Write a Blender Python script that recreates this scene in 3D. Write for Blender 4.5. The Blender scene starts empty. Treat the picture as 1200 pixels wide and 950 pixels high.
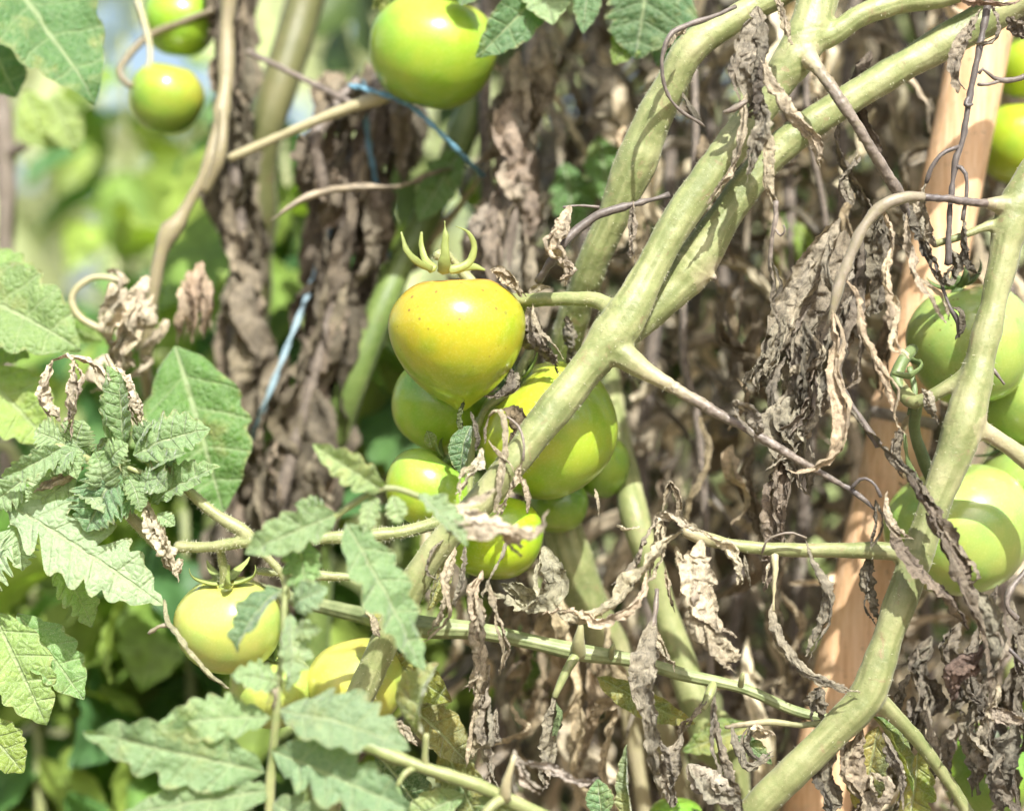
import bpy, math, random
import numpy as np
from mathutils import Vector, Matrix, kdtree

# ------------------------------------------------------------------ camera, sky, sun, exposure
SC = bpy.context.scene
COL = SC.collection
D = 1.0                      # metres from the camera to the plane in focus
S = 0.5 / 1200               # metres per photograph pixel in that plane
ZC = 0.95                    # camera height

cam_d = bpy.data.cameras.new('camera')
cam = bpy.data.objects.new('camera', cam_d); COL.objects.link(cam)
cam.location = (0, -D, ZC); cam.rotation_euler = (math.radians(90), 0, 0)
cam_d.sensor_width = 36; cam_d.lens = 72; cam_d.clip_start = 0.05; cam_d.clip_end = 400
cam_d.dof.use_dof = True; cam_d.dof.focus_distance = D; cam_d.dof.aperture_fstop = 3.3
SC.camera = cam

SUN_EL, SUN_AZ = 47.0, 16.0   # azimuth: degrees to the right of straight behind the camera
se, sa = math.radians(SUN_EL), math.radians(SUN_AZ)
SUN_DIR = Vector((math.sin(sa) * math.cos(se), -math.cos(sa) * math.cos(se), math.sin(se)))
world = bpy.data.worlds.new('World'); SC.world = world; world.use_nodes = True
wn = world.node_tree.nodes; wl = world.node_tree.links
sky = wn.new('ShaderNodeTexSky'); sky.sky_type = 'NISHITA'; sky.sun_disc = False
sky.sun_elevation = se; sky.sun_rotation = math.atan2(SUN_DIR.x, SUN_DIR.y)
sky.air_density = 1.0; sky.dust_density = 4.0; sky.ozone_density = 0.6
wn['Background'].inputs['Strength'].default_value = 0.125
wl.new(sky.outputs[0], wn['Background'].inputs['Color'])
sun_d = bpy.data.lights.new('sun', 'SUN'); sun_d.energy = 4.9; sun_d.angle = math.radians(0.5)
sun_d.color = (1.0, 0.985, 0.955)
sun = bpy.data.objects.new('sun', sun_d); COL.objects.link(sun)
sun.rotation_euler = SUN_DIR.to_track_quat('Z', 'Y').to_euler()
SC.view_settings.view_transform = 'Standard'; SC.view_settings.look = 'None'
SC.view_settings.gamma = 1.0; SC.view_settings.exposure = 0.92; SC.view_settings.use_curve_mapping = False
SC.cycles.max_bounces = 4; SC.cycles.diffuse_bounces = 3; SC.cycles.glossy_bounces = 2; SC.cycles.transmission_bounces = 4; SC.cycles.use_denoising = True
SC.cycles.sample_clamp_indirect = 6; SC.cycles.use_adaptive_sampling = True; SC.cycles.adaptive_threshold = 0.03

rng = random.Random(7)
nrg = np.random.default_rng(7)


def P(px, py, y=0.0):
    """A point y metres behind the plane in focus, on the sight line of photograph pixel (px, py)."""
    k = S * (D + y) / D
    return np.array([(px - 600) * k, y, ZC - (py - 475) * k])


def PX(n, y=0.0):
    return n * S * (D + y) / D


# ------------------------------------------------------------------ numeric helpers
def hsh(i, j, k, seed):
    v = np.sin(i * 127.1 + j * 311.7 + k * 74.7 + seed * 19.19) * 43758.5453
    return v - np.floor(v)


def vnoise(p, seed=0):
    """smooth value noise in -1..1 for an (N,3) array"""
    p = np.asarray(p, float)
    b = np.floor(p); f = p - b; f = f * f * (3 - 2 * f)
    i, j, k = b[:, 0], b[:, 1], b[:, 2]; u, v, w = f[:, 0], f[:, 1], f[:, 2]
    def L(a, c, t): return a + (c - a) * t
    x00 = L(hsh(i, j, k, seed), hsh(i + 1, j, k, seed), u); x10 = L(hsh(i, j + 1, k, seed), hsh(i + 1, j + 1, k, seed), u)
    x01 = L(hsh(i, j, k + 1, seed), hsh(i + 1, j, k + 1, seed), u); x11 = L(hsh(i, j + 1, k + 1, seed), hsh(i + 1, j + 1, k + 1, seed), u)
    return 2 * L(L(x00, x10, v), L(x01, x11, v), w) - 1


def n1(t, seed):
    t = np.asarray(t, float)
    return vnoise(np.stack([t, t * 0 + 0.37, t * 0 + 0.71], 1), seed)


def crom(pts, n):
    """Catmull-Rom through the rows of pts, n samples evenly spaced along the first three columns"""
    p = np.asarray(pts, float)
    if len(p) == 2:
        p = np.stack([p[0], (p[0] + p[1]) / 2, p[1]])
    q = np.vstack([2 * p[0] - p[1], p, 2 * p[-1] - p[-2]])
    out = []
    for i in range(len(p) - 1):
        a, b, c, d = q[i:i + 4]
        t = np.linspace(0, 1, 16, endpoint=False)[:, None]
        out.append(0.5 * ((2 * b) + (c - a) * t + (2 * a - 5 * b + 4 * c - d) * t ** 2 + (3 * b - a - 3 * c + d) * t ** 3))
    out = np.vstack(out + [p[-1:]])
    s = np.concatenate([[0], np.cumsum(np.linalg.norm(np.diff(out[:, :3], axis=0), axis=1))])
    x = np.linspace(0, s[-1], n)
    return np.stack([np.interp(x, s, out[:, k]) for k in range(out.shape[1])], 1)


def frames(c):
    t = np.gradient(c, axis=0); t /= np.linalg.norm(t, axis=1)[:, None] + 1e-12
    a = np.array([0, -1.0, 0.0])
    if abs(t[0] @ a) > 0.9: a = np.array([1.0, 0, 0])
    n = np.zeros_like(c); v = a - t[0] * (a @ t[0]); n[0] = v / np.linalg.norm(v)
    for i in range(1, len(c)):
        v = n[i - 1] - t[i] * (n[i - 1] @ t[i]); n[i] = v / (np.linalg.norm(v) + 1e-12)
    return t, n, np.cross(t, n)


def grid_faces(nr, nc, wrap=False):
    r = np.arange(nr - 1)[:, None]; c = np.arange(nc if wrap else nc - 1)[None, :]
    a = r * nc + c; b = r * nc + (c + 1) % nc
    return np.stack([a, b, b + nc, a + nc], -1).reshape(-1, 4)


def tube(c, rad, sides=12, flat=1.0, ribs=0, rib_amp=0.0, seed=0, rough=0.0):
    t, n, b = frames(c)
    th = np.linspace(0, 2 * math.pi, sides, endpoint=False)
    r = np.asarray(rad)[:, None] * (1 + rib_amp * np.cos(ribs * th)[None, :]) if ribs else np.repeat(np.asarray(rad)[:, None], sides, 1)
    V = c[:, None, :] + (np.cos(th)[None, :, None] * n[:, None, :] * flat + np.sin(th)[None, :, None] * b[:, None, :]) * r[..., None]
    V = V.reshape(-1, 3)
    if rough:
        V = V + (vnoise(V / (np.mean(rad) * 2.2), seed) * rough * np.mean(rad))[:, None] * (V - np.repeat(c, sides, 0)) / (np.repeat(np.asarray(rad), sides)[:, None] + 1e-9)
    F = grid_faces(len(c), sides, True)
    N = len(V)
    V = np.vstack([V, c[0] - t[0] * rad[0] * 0.5, c[-1] + t[-1] * rad[-1] * 0.5])
    i = np.arange(sides); j = (i + 1) % sides
    cap0 = np.stack([i * 0 + N, j, i, i * 0 + N], 1)
    o = (len(c) - 1) * sides
    cap1 = np.stack([i * 0 + N + 1, o + i, o + j, i * 0 + N + 1], 1)
    return V, [F, np.concatenate([cap0[:, :3], cap1[:, :3]])]


def mk_mesh(name, V, Fs, uv=None, smooth=True, attrs=None):
    if not isinstance(Fs, list): Fs = [Fs]
    Fs = [np.asarray(f, dtype=np.int64) for f in Fs if len(f)]
    me = bpy.data.meshes.new(name)
    nl = sum(f.size for f in Fs); nf = sum(len(f) for f in Fs)
    me.vertices.add(len(V)); me.vertices.foreach_set('co', np.asarray(V, np.float32).ravel())
    idx = np.concatenate([f.ravel() for f in Fs]).astype(np.int32)
    tot = np.concatenate([np.full(len(f), f.shape[1]) for f in Fs]).astype(np.int32)
    me.loops.add(nl); me.loops.foreach_set('vertex_index', idx)
    me.polygons.add(nf); me.polygons.foreach_set('loop_start', np.concatenate([[0], np.cumsum(tot)[:-1]]).astype(np.int32))
    if uv is not None:
        l = me.uv_layers.new(name='UVMap'); l.data.foreach_set('uv', np.asarray(uv, np.float32)[idx].ravel())
    for k, (a, typ) in (attrs or {}).items():
        at = me.attributes.new(k, typ, 'POINT')
        at.data.foreach_set('color' if typ == 'FLOAT_COLOR' else 'value', np.asarray(a, np.float32).ravel())
    me.update(calc_edges=True); me.validate()
    if smooth: me.polygons.foreach_set('use_smooth', np.ones(len(me.polygons), bool))
    return me


class Pile:
    """collects pieces into one mesh"""
    def __init__(s): s.V, s.F, s.U, s.n = [], {}, [], 0
    def add(s, V, Fs, U=None):
        for f in (Fs if isinstance(Fs, list) else [Fs]):
            f = np.asarray(f); s.F.setdefault(f.shape[1], []).append(f + s.n)
        s.V.append(V); s.U.append(U if U is not None else np.zeros((len(V), 2))); s.n += len(V)
    def mesh(s, name, smooth=True):
        return mk_mesh(name, np.vstack(s.V), [np.vstack(f) for f in s.F.values()], np.vstack(s.U), smooth)


def link(name, me, mat=None, parent=None, loc=None, color=None):
    o = bpy.data.objects.new(name, me); COL.objects.link(o)
    if mat and not me.materials: me.materials.append(mat)
    if loc is not None: o.location = loc
    if color is not None: o.color = (*color[:3], 1)
    if parent is not None: o.parent = parent
    return o


def thing(name, label, cat, loc=(0, 0, 0), group=None):
    o = bpy.data.objects.new(name, None); COL.objects.link(o); o.location = loc; o.empty_display_size = 0.02
    o['label'] = label; o['category'] = cat
    if group: o['group'] = group
    return o


def tag(o, label, cat, group=None):
    o['label'] = label; o['category'] = cat
    if group: o['group'] = group
    return o


def put(name, V, Fs, mat, parent, uv=None, color=None, origin=None, smooth=True, attrs=None):
    """link world-space geometry as a part whose origin is at its first point"""
    V = np.asarray(V); o0 = V[0] if origin is None else np.asarray(origin)
    o = link(name, mk_mesh(name, V - o0, Fs, uv, smooth, attrs), mat, None, o0, color)
    if parent is not None:
        o.parent = parent
        base = parent
        off = Vector((0, 0, 0))
        while base is not None:
            off += base.location; base = base.parent
        o.location = Vector(o0) - off
    return o


# ------------------------------------------------------------------ materials
def mat_new(name):
    m = bpy.data.materials.new(name); m.use_nodes = True
    nt = m.node_tree; nt.nodes.clear()
    return m, nt


def node(nt, t, **kw):
    n = nt.nodes.new(t)
    for k, v in kw.items():
        if k.startswith('i_'): n.inputs[k[2:].replace('_', ' ')].default_value = v
        else: setattr(n, k, v)
    return n


def out(nt, sh):
    o = node(nt, 'ShaderNodeOutputMaterial'); nt.links.new(sh, o.inputs['Surface']); return o


def mix(nt, fac, a, b, mode='MIX'):
    m = node(nt, 'ShaderNodeMix', data_type='RGBA', blend_type=mode)
    for s, v in ((0, fac), (6, a), (7, b)):
        if hasattr(v, 'is_output'): nt.links.new(v, m.inputs[s])
        else: m.inputs[s].default_value = v if s == 0 else (*v[:3], 1)
    return m.outputs[2]


def math_(nt, op, a, b=0.0, c=0.0, clamp=False):
    m = node(nt, 'ShaderNodeMath', operation=op, use_clamp=clamp)
    for s, v in enumerate((a, b, c)):
        if hasattr(v, 'is_output'): nt.links.new(v, m.inputs[s])
        else: m.inputs[s].default_value = v
    return m.outputs[0]


def ramp(nt, fac, stops):
    r = node(nt, 'ShaderNodeValToRGB'); e = r.color_ramp.elements
    while len(e) < len(stops): e.new(0.5)
    for x, (p, c) in zip(e, stops): x.position = p; x.color = (*c, 1) if len(c) == 3 else c
    nt.links.new(fac, r.inputs[0]); return r.outputs[0]


def noise(nt, vec, scale, detail=3, rough=0.55, dist=0.0):
    n = node(nt, 'ShaderNodeTexNoise'); n.inputs['Scale'].default_value = scale; n.inputs['Detail'].default_value = detail
    n.inputs['Roughness'].default_value = rough; n.inputs['Distortion'].default_value = dist
    if vec is not None: nt.links.new(vec, n.inputs['Vector'])
    return n.outputs['Fac']


def bump(nt, h, strength, dist, nrm=None):
    b = node(nt, 'ShaderNodeBump'); b.inputs['Strength'].default_value = strength; b.inputs['Distance'].default_value = dist
    nt.links.new(h, b.inputs['Height'])
    if nrm is not None: nt.links.new(nrm, b.inputs['Normal'])
    return b.outputs[0]


def geo_pos(nt):
    return node(nt, 'ShaderNodeNewGeometry').outputs['Position']


def m_stem():
    m, nt = mat_new('stem'); p = geo_pos(nt)
    dry = node(nt, 'ShaderNodeAttribute', attribute_name='dry').outputs['Fac']
    big = noise(nt, p, 45, 3); med = noise(nt, p, 260, 4, 0.65); fine = noise(nt, p, 760, 4, 0.8)
    g = ramp(nt, big, [(0.28, (0.145, 0.18, 0.065)), (0.5, (0.235, 0.265, 0.105)), (0.72, (0.345, 0.355, 0.175))])
    g = mix(nt, math_(nt, 'MULTIPLY', ramp(nt, med, [(0.45, (0, 0, 0)), (0.75, (1, 1, 1))]), 0.4), g, (0.42, 0.39, 0.20))
    g = mix(nt, math_(nt, 'MULTIPLY', ramp(nt, fine, [(0.58, (0, 0, 0)), (0.66, (1, 1, 1))]), 0.42), g, (0.085, 0.10, 0.04))
    stk = node(nt, 'ShaderNodeAttribute', attribute_name='streak').outputs['Fac']
    g = mix(nt, ramp(nt, stk, [(.30, (.6, .6, .6)), (.55, (0, 0, 0))]), g, (0.14, 0.17, 0.055))
    sc1 = noise(nt, p, 95, 4, 0.7, 1.2)
    g = mix(nt, ramp(nt, sc1, [(0.60, (0, 0, 0)), (0.70, (.75, .75, .75))]), g, (0.25, 0.19, 0.10))
    b = ramp(nt, med, [(0.3, (0.09, 0.075, 0.058)), (0.5, (0.175, 0.145, 0.115)), (0.72, (0.29, 0.245, 0.195))])
    b = mix(nt, ramp(nt, fine, [(0.5, (0, 0, 0)), (0.7, (.6, .6, .6))]), b, (0.10, 0.08, 0.07))
    y = mix(nt, med, (0.32, 0.295, 0.14), (0.43, 0.38, 0.25))
    c = mix(nt, ramp(nt, dry, [(0.05, (0, 0, 0)), (0.35, (1, 1, 1))]), g, y)
    c = mix(nt, ramp(nt, math_(nt, 'ADD', dry, math_(nt, 'MULTIPLY', math_(nt, 'SUBTRACT', med, 0.5), 0.35)), [(0.4, (0, 0, 0)), (0.72, (1, 1, 1))]), c, b)
    c = mix(nt, ramp(nt, dry, [(0.85, (0, 0, 0)), (1.0, (1, 1, 1))]), c, (0.075, 0.066, 0.062))
    c = mix(nt, 1.0, c, node(nt, 'ShaderNodeObjectInfo').outputs['Color'], 'MULTIPLY')
    s = node(nt, 'ShaderNodeBsdfPrincipled'); nt.links.new(c, s.inputs['Base Color'])
    s.inputs['Roughness'].default_value = 0.45; s.inputs['Specular IOR Level'].default_value = 0.45
    s.inputs['Sheen Weight'].default_value = 0.1; s.inputs['Sheen Roughness'].default_value = 0.4
    n = bump(nt, math_(nt, 'ADD', med, math_(nt, 'MULTIPLY', fine, .35)), 0.45, 0.0009); nt.links.new(n, s.inputs['Normal'])
    out(nt, s.outputs[0]); return m


def m_leaf(name, kind):
    """green leaflet: UV.x across (midrib 0.5), UV.y along; the object colour is the leaf's own green"""
    m, nt = mat_new(name)
    uv = node(nt, 'ShaderNodeUVMap').outputs[0]
    sx = node(nt, 'ShaderNodeSeparateXYZ'); nt.links.new(uv, sx.inputs[0])
    ax = math_(nt, 'ABSOLUTE', math_(nt, 'SUBTRACT', sx.outputs[0], 0.5))
    mid = ramp(nt, ax, [(0.0, (1, 1, 1)), (0.022, (0.9, 0.9, 0.9)), (0.04, (0, 0, 0))])
    fr = math_(nt, 'FRACT', math_(nt, 'ADD', math_(nt, 'MULTIPLY', sx.outputs[1], 6.0), 0.5))
    sd = math_(nt, 'ABSOLUTE', math_(nt, 'SUBTRACT', fr, 0.5))
    side = ramp(nt, sd, [(0.0, (.8, .8, .8)), (0.04, (0.4, 0.4, 0.4)), (0.08, (0, 0, 0))])
    vein = math_(nt, 'MAXIMUM', mid, math_(nt, 'MULTIPLY', side, 0.75))
    tc = node(nt, 'ShaderNodeTexCoord').outputs['Object']
    vo = node(nt, 'ShaderNodeTexVoronoi', feature='DISTANCE_TO_EDGE'); vo.inputs['Scale'].default_value = 270
    nt.links.new(tc, vo.inputs['Vector'])
    net = ramp(nt, vo.outputs['Distance'], [(0.0, (1, 1, 1)), (0.12, (0, 0, 0))])
    oi = node(nt, 'ShaderNodeObjectInfo')
    big = noise(nt, tc, 40, 3); med = noise(nt, tc, 180, 4, 0.6); fine = noise(nt, tc, 2200, 2)
    lc = mix(nt, 1.0, oi.outputs['Color'], (0.88, 1.0, 0.72), 'MULTIPLY')
    c = mix(nt, math_(nt, 'MULTIPLY', big, 0.7), lc, mix(nt, 1.0, lc, (0.62, 0.72, 0.75), 'MULTIPLY'))
    if kind == 'blight':
        c = mix(nt, ramp(nt, big, [(0.42, (0, 0, 0)), (0.62, (.9, .9, .9))]), c, (0.40, 0.34, 0.08))
        c = mix(nt, ramp(nt, med, [(0.58, (0, 0, 0)), (0.7, (.8, .8, .8))]), c, (0.20, 0.12, 0.05))
    else:
        c = mix(nt, ramp(nt, med, [(0.5, (0, 0, 0)), (0.75, (.6, .6, .6))]), c, mix(nt, 1.0, c, (1.7, 1.5, 1.6), 'MULTIPLY'))
    c = mix(nt, ramp(nt, noise(nt, geo_pos(nt), 28, 4, .65), [(0.56, (0, 0, 0)), (0.70, (.7, .7, .7))]), c, (0.40, 0.40, 0.13))
    c = mix(nt, math_(nt, 'MULTIPLY', net, 0.22), c, (0.36, 0.45, 0.22))
    c = mix(nt, math_(nt, 'MULTIPLY', vein, 0.6), c, (0.42, 0.50, 0.26))
    edge = ramp(nt, math_(nt, 'ADD', ax, math_(nt, 'MULTIPLY', math_(nt, 'SUBTRACT', med, .5), .35)), [(0.46, (0, 0, 0)), (0.53, (.55, .55, .55))])
    c = mix(nt, edge, c, (0.34, 0.30, 0.12))
    # fine pale hairs; their speckle also paints a sunlit silvery sheen on the leaf
    c = mix(nt, ramp(nt, fine, [(0.52, (0, 0, 0)), (0.72, (.55, .55, .55))]), c, (0.55, 0.60, 0.48))
    s = node(nt, 'ShaderNodeBsdfPrincipled'); nt.links.new(c, s.inputs['Base Color'])
    s.inputs['Roughness'].default_value = 0.48; s.inputs['Specular IOR Level'].default_value = 0.45
    s.inputs['Sheen Weight'].default_value = 0.5; s.inputs['Sheen Roughness'].default_value = 0.35
    h = math_(nt, 'ADD', math_(nt, 'MULTIPLY', math_(nt, 'MINIMUM', vo.outputs['Distance'], .35), 1.5), math_(nt, 'MULTIPLY', vein, -0.9))
    n = bump(nt, math_(nt, 'ADD', h, math_(nt, 'MULTIPLY', fine, .3)), 0.8, 0.0013); nt.links.new(n, s.inputs['Normal'])
    t = node(nt, 'ShaderNodeBsdfTranslucent'); nt.links.new(mix(nt, 1.0, c, (1.0, 1.15, 0.35), 'MULTIPLY'), t.inputs['Color'])
    nt.links.new(n, t.inputs['Normal'])
    ms = node(nt, 'ShaderNodeMixShader'); ms.inputs[0].default_value = 0.42
    nt.links.new(s.outputs[0], ms.inputs[1]); nt.links.new(t.outputs[0], ms.inputs[2])
    out(nt, ms.outputs[0]); return m


def m_dry():
    m, nt = mat_new('withered_leaf')
    tc = node(nt, 'ShaderNodeTexCoord').outputs['Object']; oi = node(nt, 'ShaderNodeObjectInfo')
    uv = node(nt, 'ShaderNodeUVMap').outputs[0]
    big = noise(nt, tc, 70, 4, 0.6); med = noise(nt, tc, 330, 4, 0.7, 0.6); fine = noise(nt, tc, 1500, 3, 0.7)
    st = node(nt, 'ShaderNodeMapping'); st.inputs['Scale'].default_value = (26, 5, 1); nt.links.new(uv, st.inputs[0])
    fib = noise(nt, st.outputs[0], 1.0, 4, 0.65, 0.8)
    c0 = mix(nt, 1.0, oi.outputs['Color'], (1.15, 1.185, 1.10), 'MULTIPLY')
    c = mix(nt, ramp(nt, big, [(0.35, (0, 0, 0)), (0.65, (1, 1, 1))]), mix(nt, 1.0, c0, (0.68, 0.66, 0.66), 'MULTIPLY'), mix(nt, 1.0, c0, (1.28, 1.22, 1.14), 'MULTIPLY'))
    c = mix(nt, ramp(nt, med, [(0.46, (0, 0, 0)), (0.66, (.85, .85, .85))]), c, mix(nt, 1.0, c0, (0.36, 0.345, 0.34), 'MULTIPLY'))
    c = mix(nt, ramp(nt, fib, [(0.5, (0, 0, 0)), (0.7, (.5, .5, .5))]), c, mix(nt, 1.0, c0, (1.6, 1.55, 1.42), 'MULTIPLY'))
    c = mix(nt, ramp(nt, fine, [(0.6, (0, 0, 0)), (0.72, (.6, .6, .6))]), c, (0.05, 0.04, 0.035))
    s = node(nt, 'ShaderNodeBsdfPrincipled'); nt.links.new(c, s.inputs['Base Color'])
    s.inputs['Roughness'].default_value = 0.72; s.inputs['Specular IOR Level'].default_value = 0.25
    n = bump(nt, math_(nt, 'ADD', math_(nt, 'ADD', fib, med), math_(nt, 'MULTIPLY', fine, .3)), 0.75, 0.0012); nt.links.new(n, s.inputs['Normal'])
    t = node(nt, 'ShaderNodeBsdfTranslucent'); nt.links.new(mix(nt, 1.0, c, (1.1, 0.95, 0.65), 'MULTIPLY'), t.inputs['Color'])
    ms = node(nt, 'ShaderNodeMixShader'); ms.inputs[0].default_value = 0.16
    nt.links.new(s.outputs[0], ms.inputs[1]); nt.links.new(t.outputs[0], ms.inputs[2])
    out(nt, ms.outputs[0]); return m


def m_tomato():
    m, nt = mat_new('tomato_skin')
    tc = node(nt, 'ShaderNodeTexCoord').outputs['Object']
    col = node(nt, 'ShaderNodeAttribute', attribute_name='skin').outputs['Color']
    spot = node(nt, 'ShaderNodeAttribute', attribute_name='spots').outputs['Fac']
    big = noise(nt, tc, 55, 3); fine = noise(nt, tc, 900, 3, 0.6)
    c = mix(nt, ramp(nt, big, [(.3, (0, 0, 0)), (.7, (1, 1, 1))]), mix(nt, 1.0, col, (1.12, 1.0, 1.0), 'MULTIPLY'), mix(nt, 1.0, col, (0.72, 0.92, 0.9), 'MULTIPLY'))
    c = mix(nt, ramp(nt, fine, [(0.5, (0, 0, 0)), (0.8, (.25, .25, .25))]), c, (0.62, 0.66, 0.25))
    vo = node(nt, 'ShaderNodeTexVoronoi', feature='F1'); vo.inputs['Scale'].default_value = 190; nt.links.new(tc, vo.inputs['Vector'])
    dots = ramp(nt, math_(nt, 'ADD', vo.outputs['Distance'], math_(nt, 'MULTIPLY', ramp(nt, big, [(0.45, (0, 0, 0)), (0.62, (1, 1, 1))]), -0.12)), [(0.07, (1, 1, 1)), (0.15, (0, 0, 0))])
    scar = ramp(nt, noise(nt, tc, 240, 5, .75, 1.0), [(.62, (0, 0, 0)), (.68, (.55, .55, .55))])
    c = mix(nt, math_(nt, 'MULTIPLY', scar, math_(nt, 'MAXIMUM', spot, .25)), c, (0.42, 0.27, 0.09))
    c = mix(nt, math_(nt, 'MULTIPLY', math_(nt, 'MULTIPLY', dots, spot), 0.9), c, (0.16, 0.09, 0.025))
    s = node(nt, 'ShaderNodeBsdfPrincipled'); nt.links.new(c, s.inputs['Base Color'])
    s.inputs['Roughness'].default_value = 0.30; s.inputs['Specular IOR Level'].default_value = 0.5
    s.inputs['Subsurface Weight'].default_value = 0.25; s.inputs['Subsurface Radius'].default_value = (0.9, 0.8, 0.2)
    s.inputs['Subsurface Scale'].default_value = 0.004
    s.inputs['Coat Weight'].default_value = 0.5; s.inputs['Coat Roughness'].default_value = 0.09
    n = bump(nt, math_(nt, 'ADD', math_(nt, 'MULTIPLY', big, 3.0), math_(nt, 'MULTIPLY', fine, .15)), 0.14, 0.001); nt.links.new(n, s.inputs['Normal'])
    out(nt, s.outputs[0]); return m


def m_simple(name, lo, hi, scale, rough=0.6, bmp=0.4, dist=0.001, stretch=None, spec=0.4, transl=0.0):
    m, nt = mat_new(name)
    tc = node(nt, 'ShaderNodeTexCoord').outputs['Object']
    if stretch:
        mp = node(nt, 'ShaderNodeMapping'); mp.inputs['Scale'].default_value = stretch; nt.links.new(tc, mp.inputs[0]); tc = mp.outputs[0]
    f = noise(nt, tc, scale, 5, 0.6)
    c = ramp(nt, f, [(0.3, lo), (0.7, hi)])
    s = node(nt, 'ShaderNodeBsdfPrincipled'); nt.links.new(c, s.inputs['Base Color'])
    s.inputs['Roughness'].default_value = rough; s.inputs['Specular IOR Level'].default_value = spec
    nt.links.new(bump(nt, f, bmp, dist), s.inputs['Normal'])
    if transl:
        t = node(nt, 'ShaderNodeBsdfTranslucent'); nt.links.new(c, t.inputs['Color'])
        ms = node(nt, 'ShaderNodeMixShader'); ms.inputs[0].default_value = transl
        nt.links.new(s.outputs[0], ms.inputs[1]); nt.links.new(t.outputs[0], ms.inputs[2]); out(nt, ms.outputs[0])
    else: out(nt, s.outputs[0])
    return m


def m_tinted(name, rough=0.5, transl=0.0, amp=0.35, scale=200):
    """the object's own colour with a little mottling"""
    m, nt = mat_new(name)
    tc = node(nt, 'ShaderNodeTexCoord').outputs['Object']; oi = node(nt, 'ShaderNodeObjectInfo')
    f = noise(nt, tc, scale, 4, 0.6)
    c = mix(nt, f, mix(nt, 1.0, oi.outputs['Color'], (1 - amp,) * 3, 'MULTIPLY'), mix(nt, 1.0, oi.outputs['Color'], (1 + amp,) * 3, 'MULTIPLY'))
    s = node(nt, 'ShaderNodeBsdfPrincipled'); nt.links.new(c, s.inputs['Base Color']); s.inputs['Roughness'].default_value = rough
    nt.links.new(bump(nt, f, 0.4, 0.0006), s.inputs['Normal'])
    if transl:
        t = node(nt, 'ShaderNodeBsdfTranslucent'); nt.links.new(c, t.inputs['Color'])
        ms = node(nt, 'ShaderNodeMixShader'); ms.inputs[0].default_value = transl
        nt.links.new(s.outputs[0], ms.inputs[1]); nt.links.new(t.outputs[0], ms.inputs[2]); out(nt, ms.outputs[0])
    else: out(nt, s.outputs[0])
    return m


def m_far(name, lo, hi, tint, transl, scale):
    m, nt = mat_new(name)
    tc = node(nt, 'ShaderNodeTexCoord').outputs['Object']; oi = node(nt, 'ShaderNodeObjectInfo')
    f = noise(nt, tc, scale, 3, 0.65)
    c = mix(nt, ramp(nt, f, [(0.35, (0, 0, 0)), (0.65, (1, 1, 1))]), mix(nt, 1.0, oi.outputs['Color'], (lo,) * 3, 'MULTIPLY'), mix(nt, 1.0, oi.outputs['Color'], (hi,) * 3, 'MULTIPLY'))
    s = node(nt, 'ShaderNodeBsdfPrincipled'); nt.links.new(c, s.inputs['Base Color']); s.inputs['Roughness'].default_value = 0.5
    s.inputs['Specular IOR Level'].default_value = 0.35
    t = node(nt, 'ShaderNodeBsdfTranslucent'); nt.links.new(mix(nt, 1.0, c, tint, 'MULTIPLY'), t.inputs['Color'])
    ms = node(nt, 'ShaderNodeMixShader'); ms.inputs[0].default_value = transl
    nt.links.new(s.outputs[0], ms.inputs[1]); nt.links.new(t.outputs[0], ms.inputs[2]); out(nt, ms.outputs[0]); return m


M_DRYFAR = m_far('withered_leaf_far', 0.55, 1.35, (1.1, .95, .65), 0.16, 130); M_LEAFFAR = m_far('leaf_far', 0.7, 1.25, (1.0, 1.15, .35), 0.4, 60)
M_STEM = m_stem(); M_LEAF = m_leaf('leaf', 'green'); M_BLIGHT = m_leaf('blighted_leaf', 'blight'); M_DRY = m_dry(); M_TOM = m_tomato()
M_SEPAL = m_tinted('sepal', 0.5, 0.15, 0.3, 300)
M_HAIR = m_simple('stem_hair', (0.55, 0.55, 0.38), (0.75, 0.72, 0.55), 50, 0.4, 0, transl=0.3)
M_TWINE = m_simple('blue_twine', (0.08, 0.19, 0.26), (0.16, 0.32, 0.40), 300, 0.45, 0.5, 0.0006, (1, 1, 0.2))
M_TWINE2 = m_simple('pale_twine', (0.15, 0.23, 0.27), (0.26, 0.36, 0.39), 300, 0.45, 0.5, 0.0006, (1, 1, 0.2))
M_SOIL = m_simple('soil', (0.09, 0.065, 0.045), (0.20, 0.15, 0.10), 14, 0.9, 0.8, 0.02)
M_HEDGE = m_simple('far_leaves_sunlit', (0.28, 0.38, 0.10), (0.75, 0.76, 0.50), 2.4, 0.5, 0, transl=0.35)  # pale end paints sunlit brightness and white blur spots into the leaves
M_SHADE = m_simple('row_leaves_shaded', (0.05, 0.09, 0.02), (0.13, 0.19, 0.05), 3, 0.5, 0, transl=0.3)  # dark greens put the shade of the gaps into the leaf colour

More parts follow.
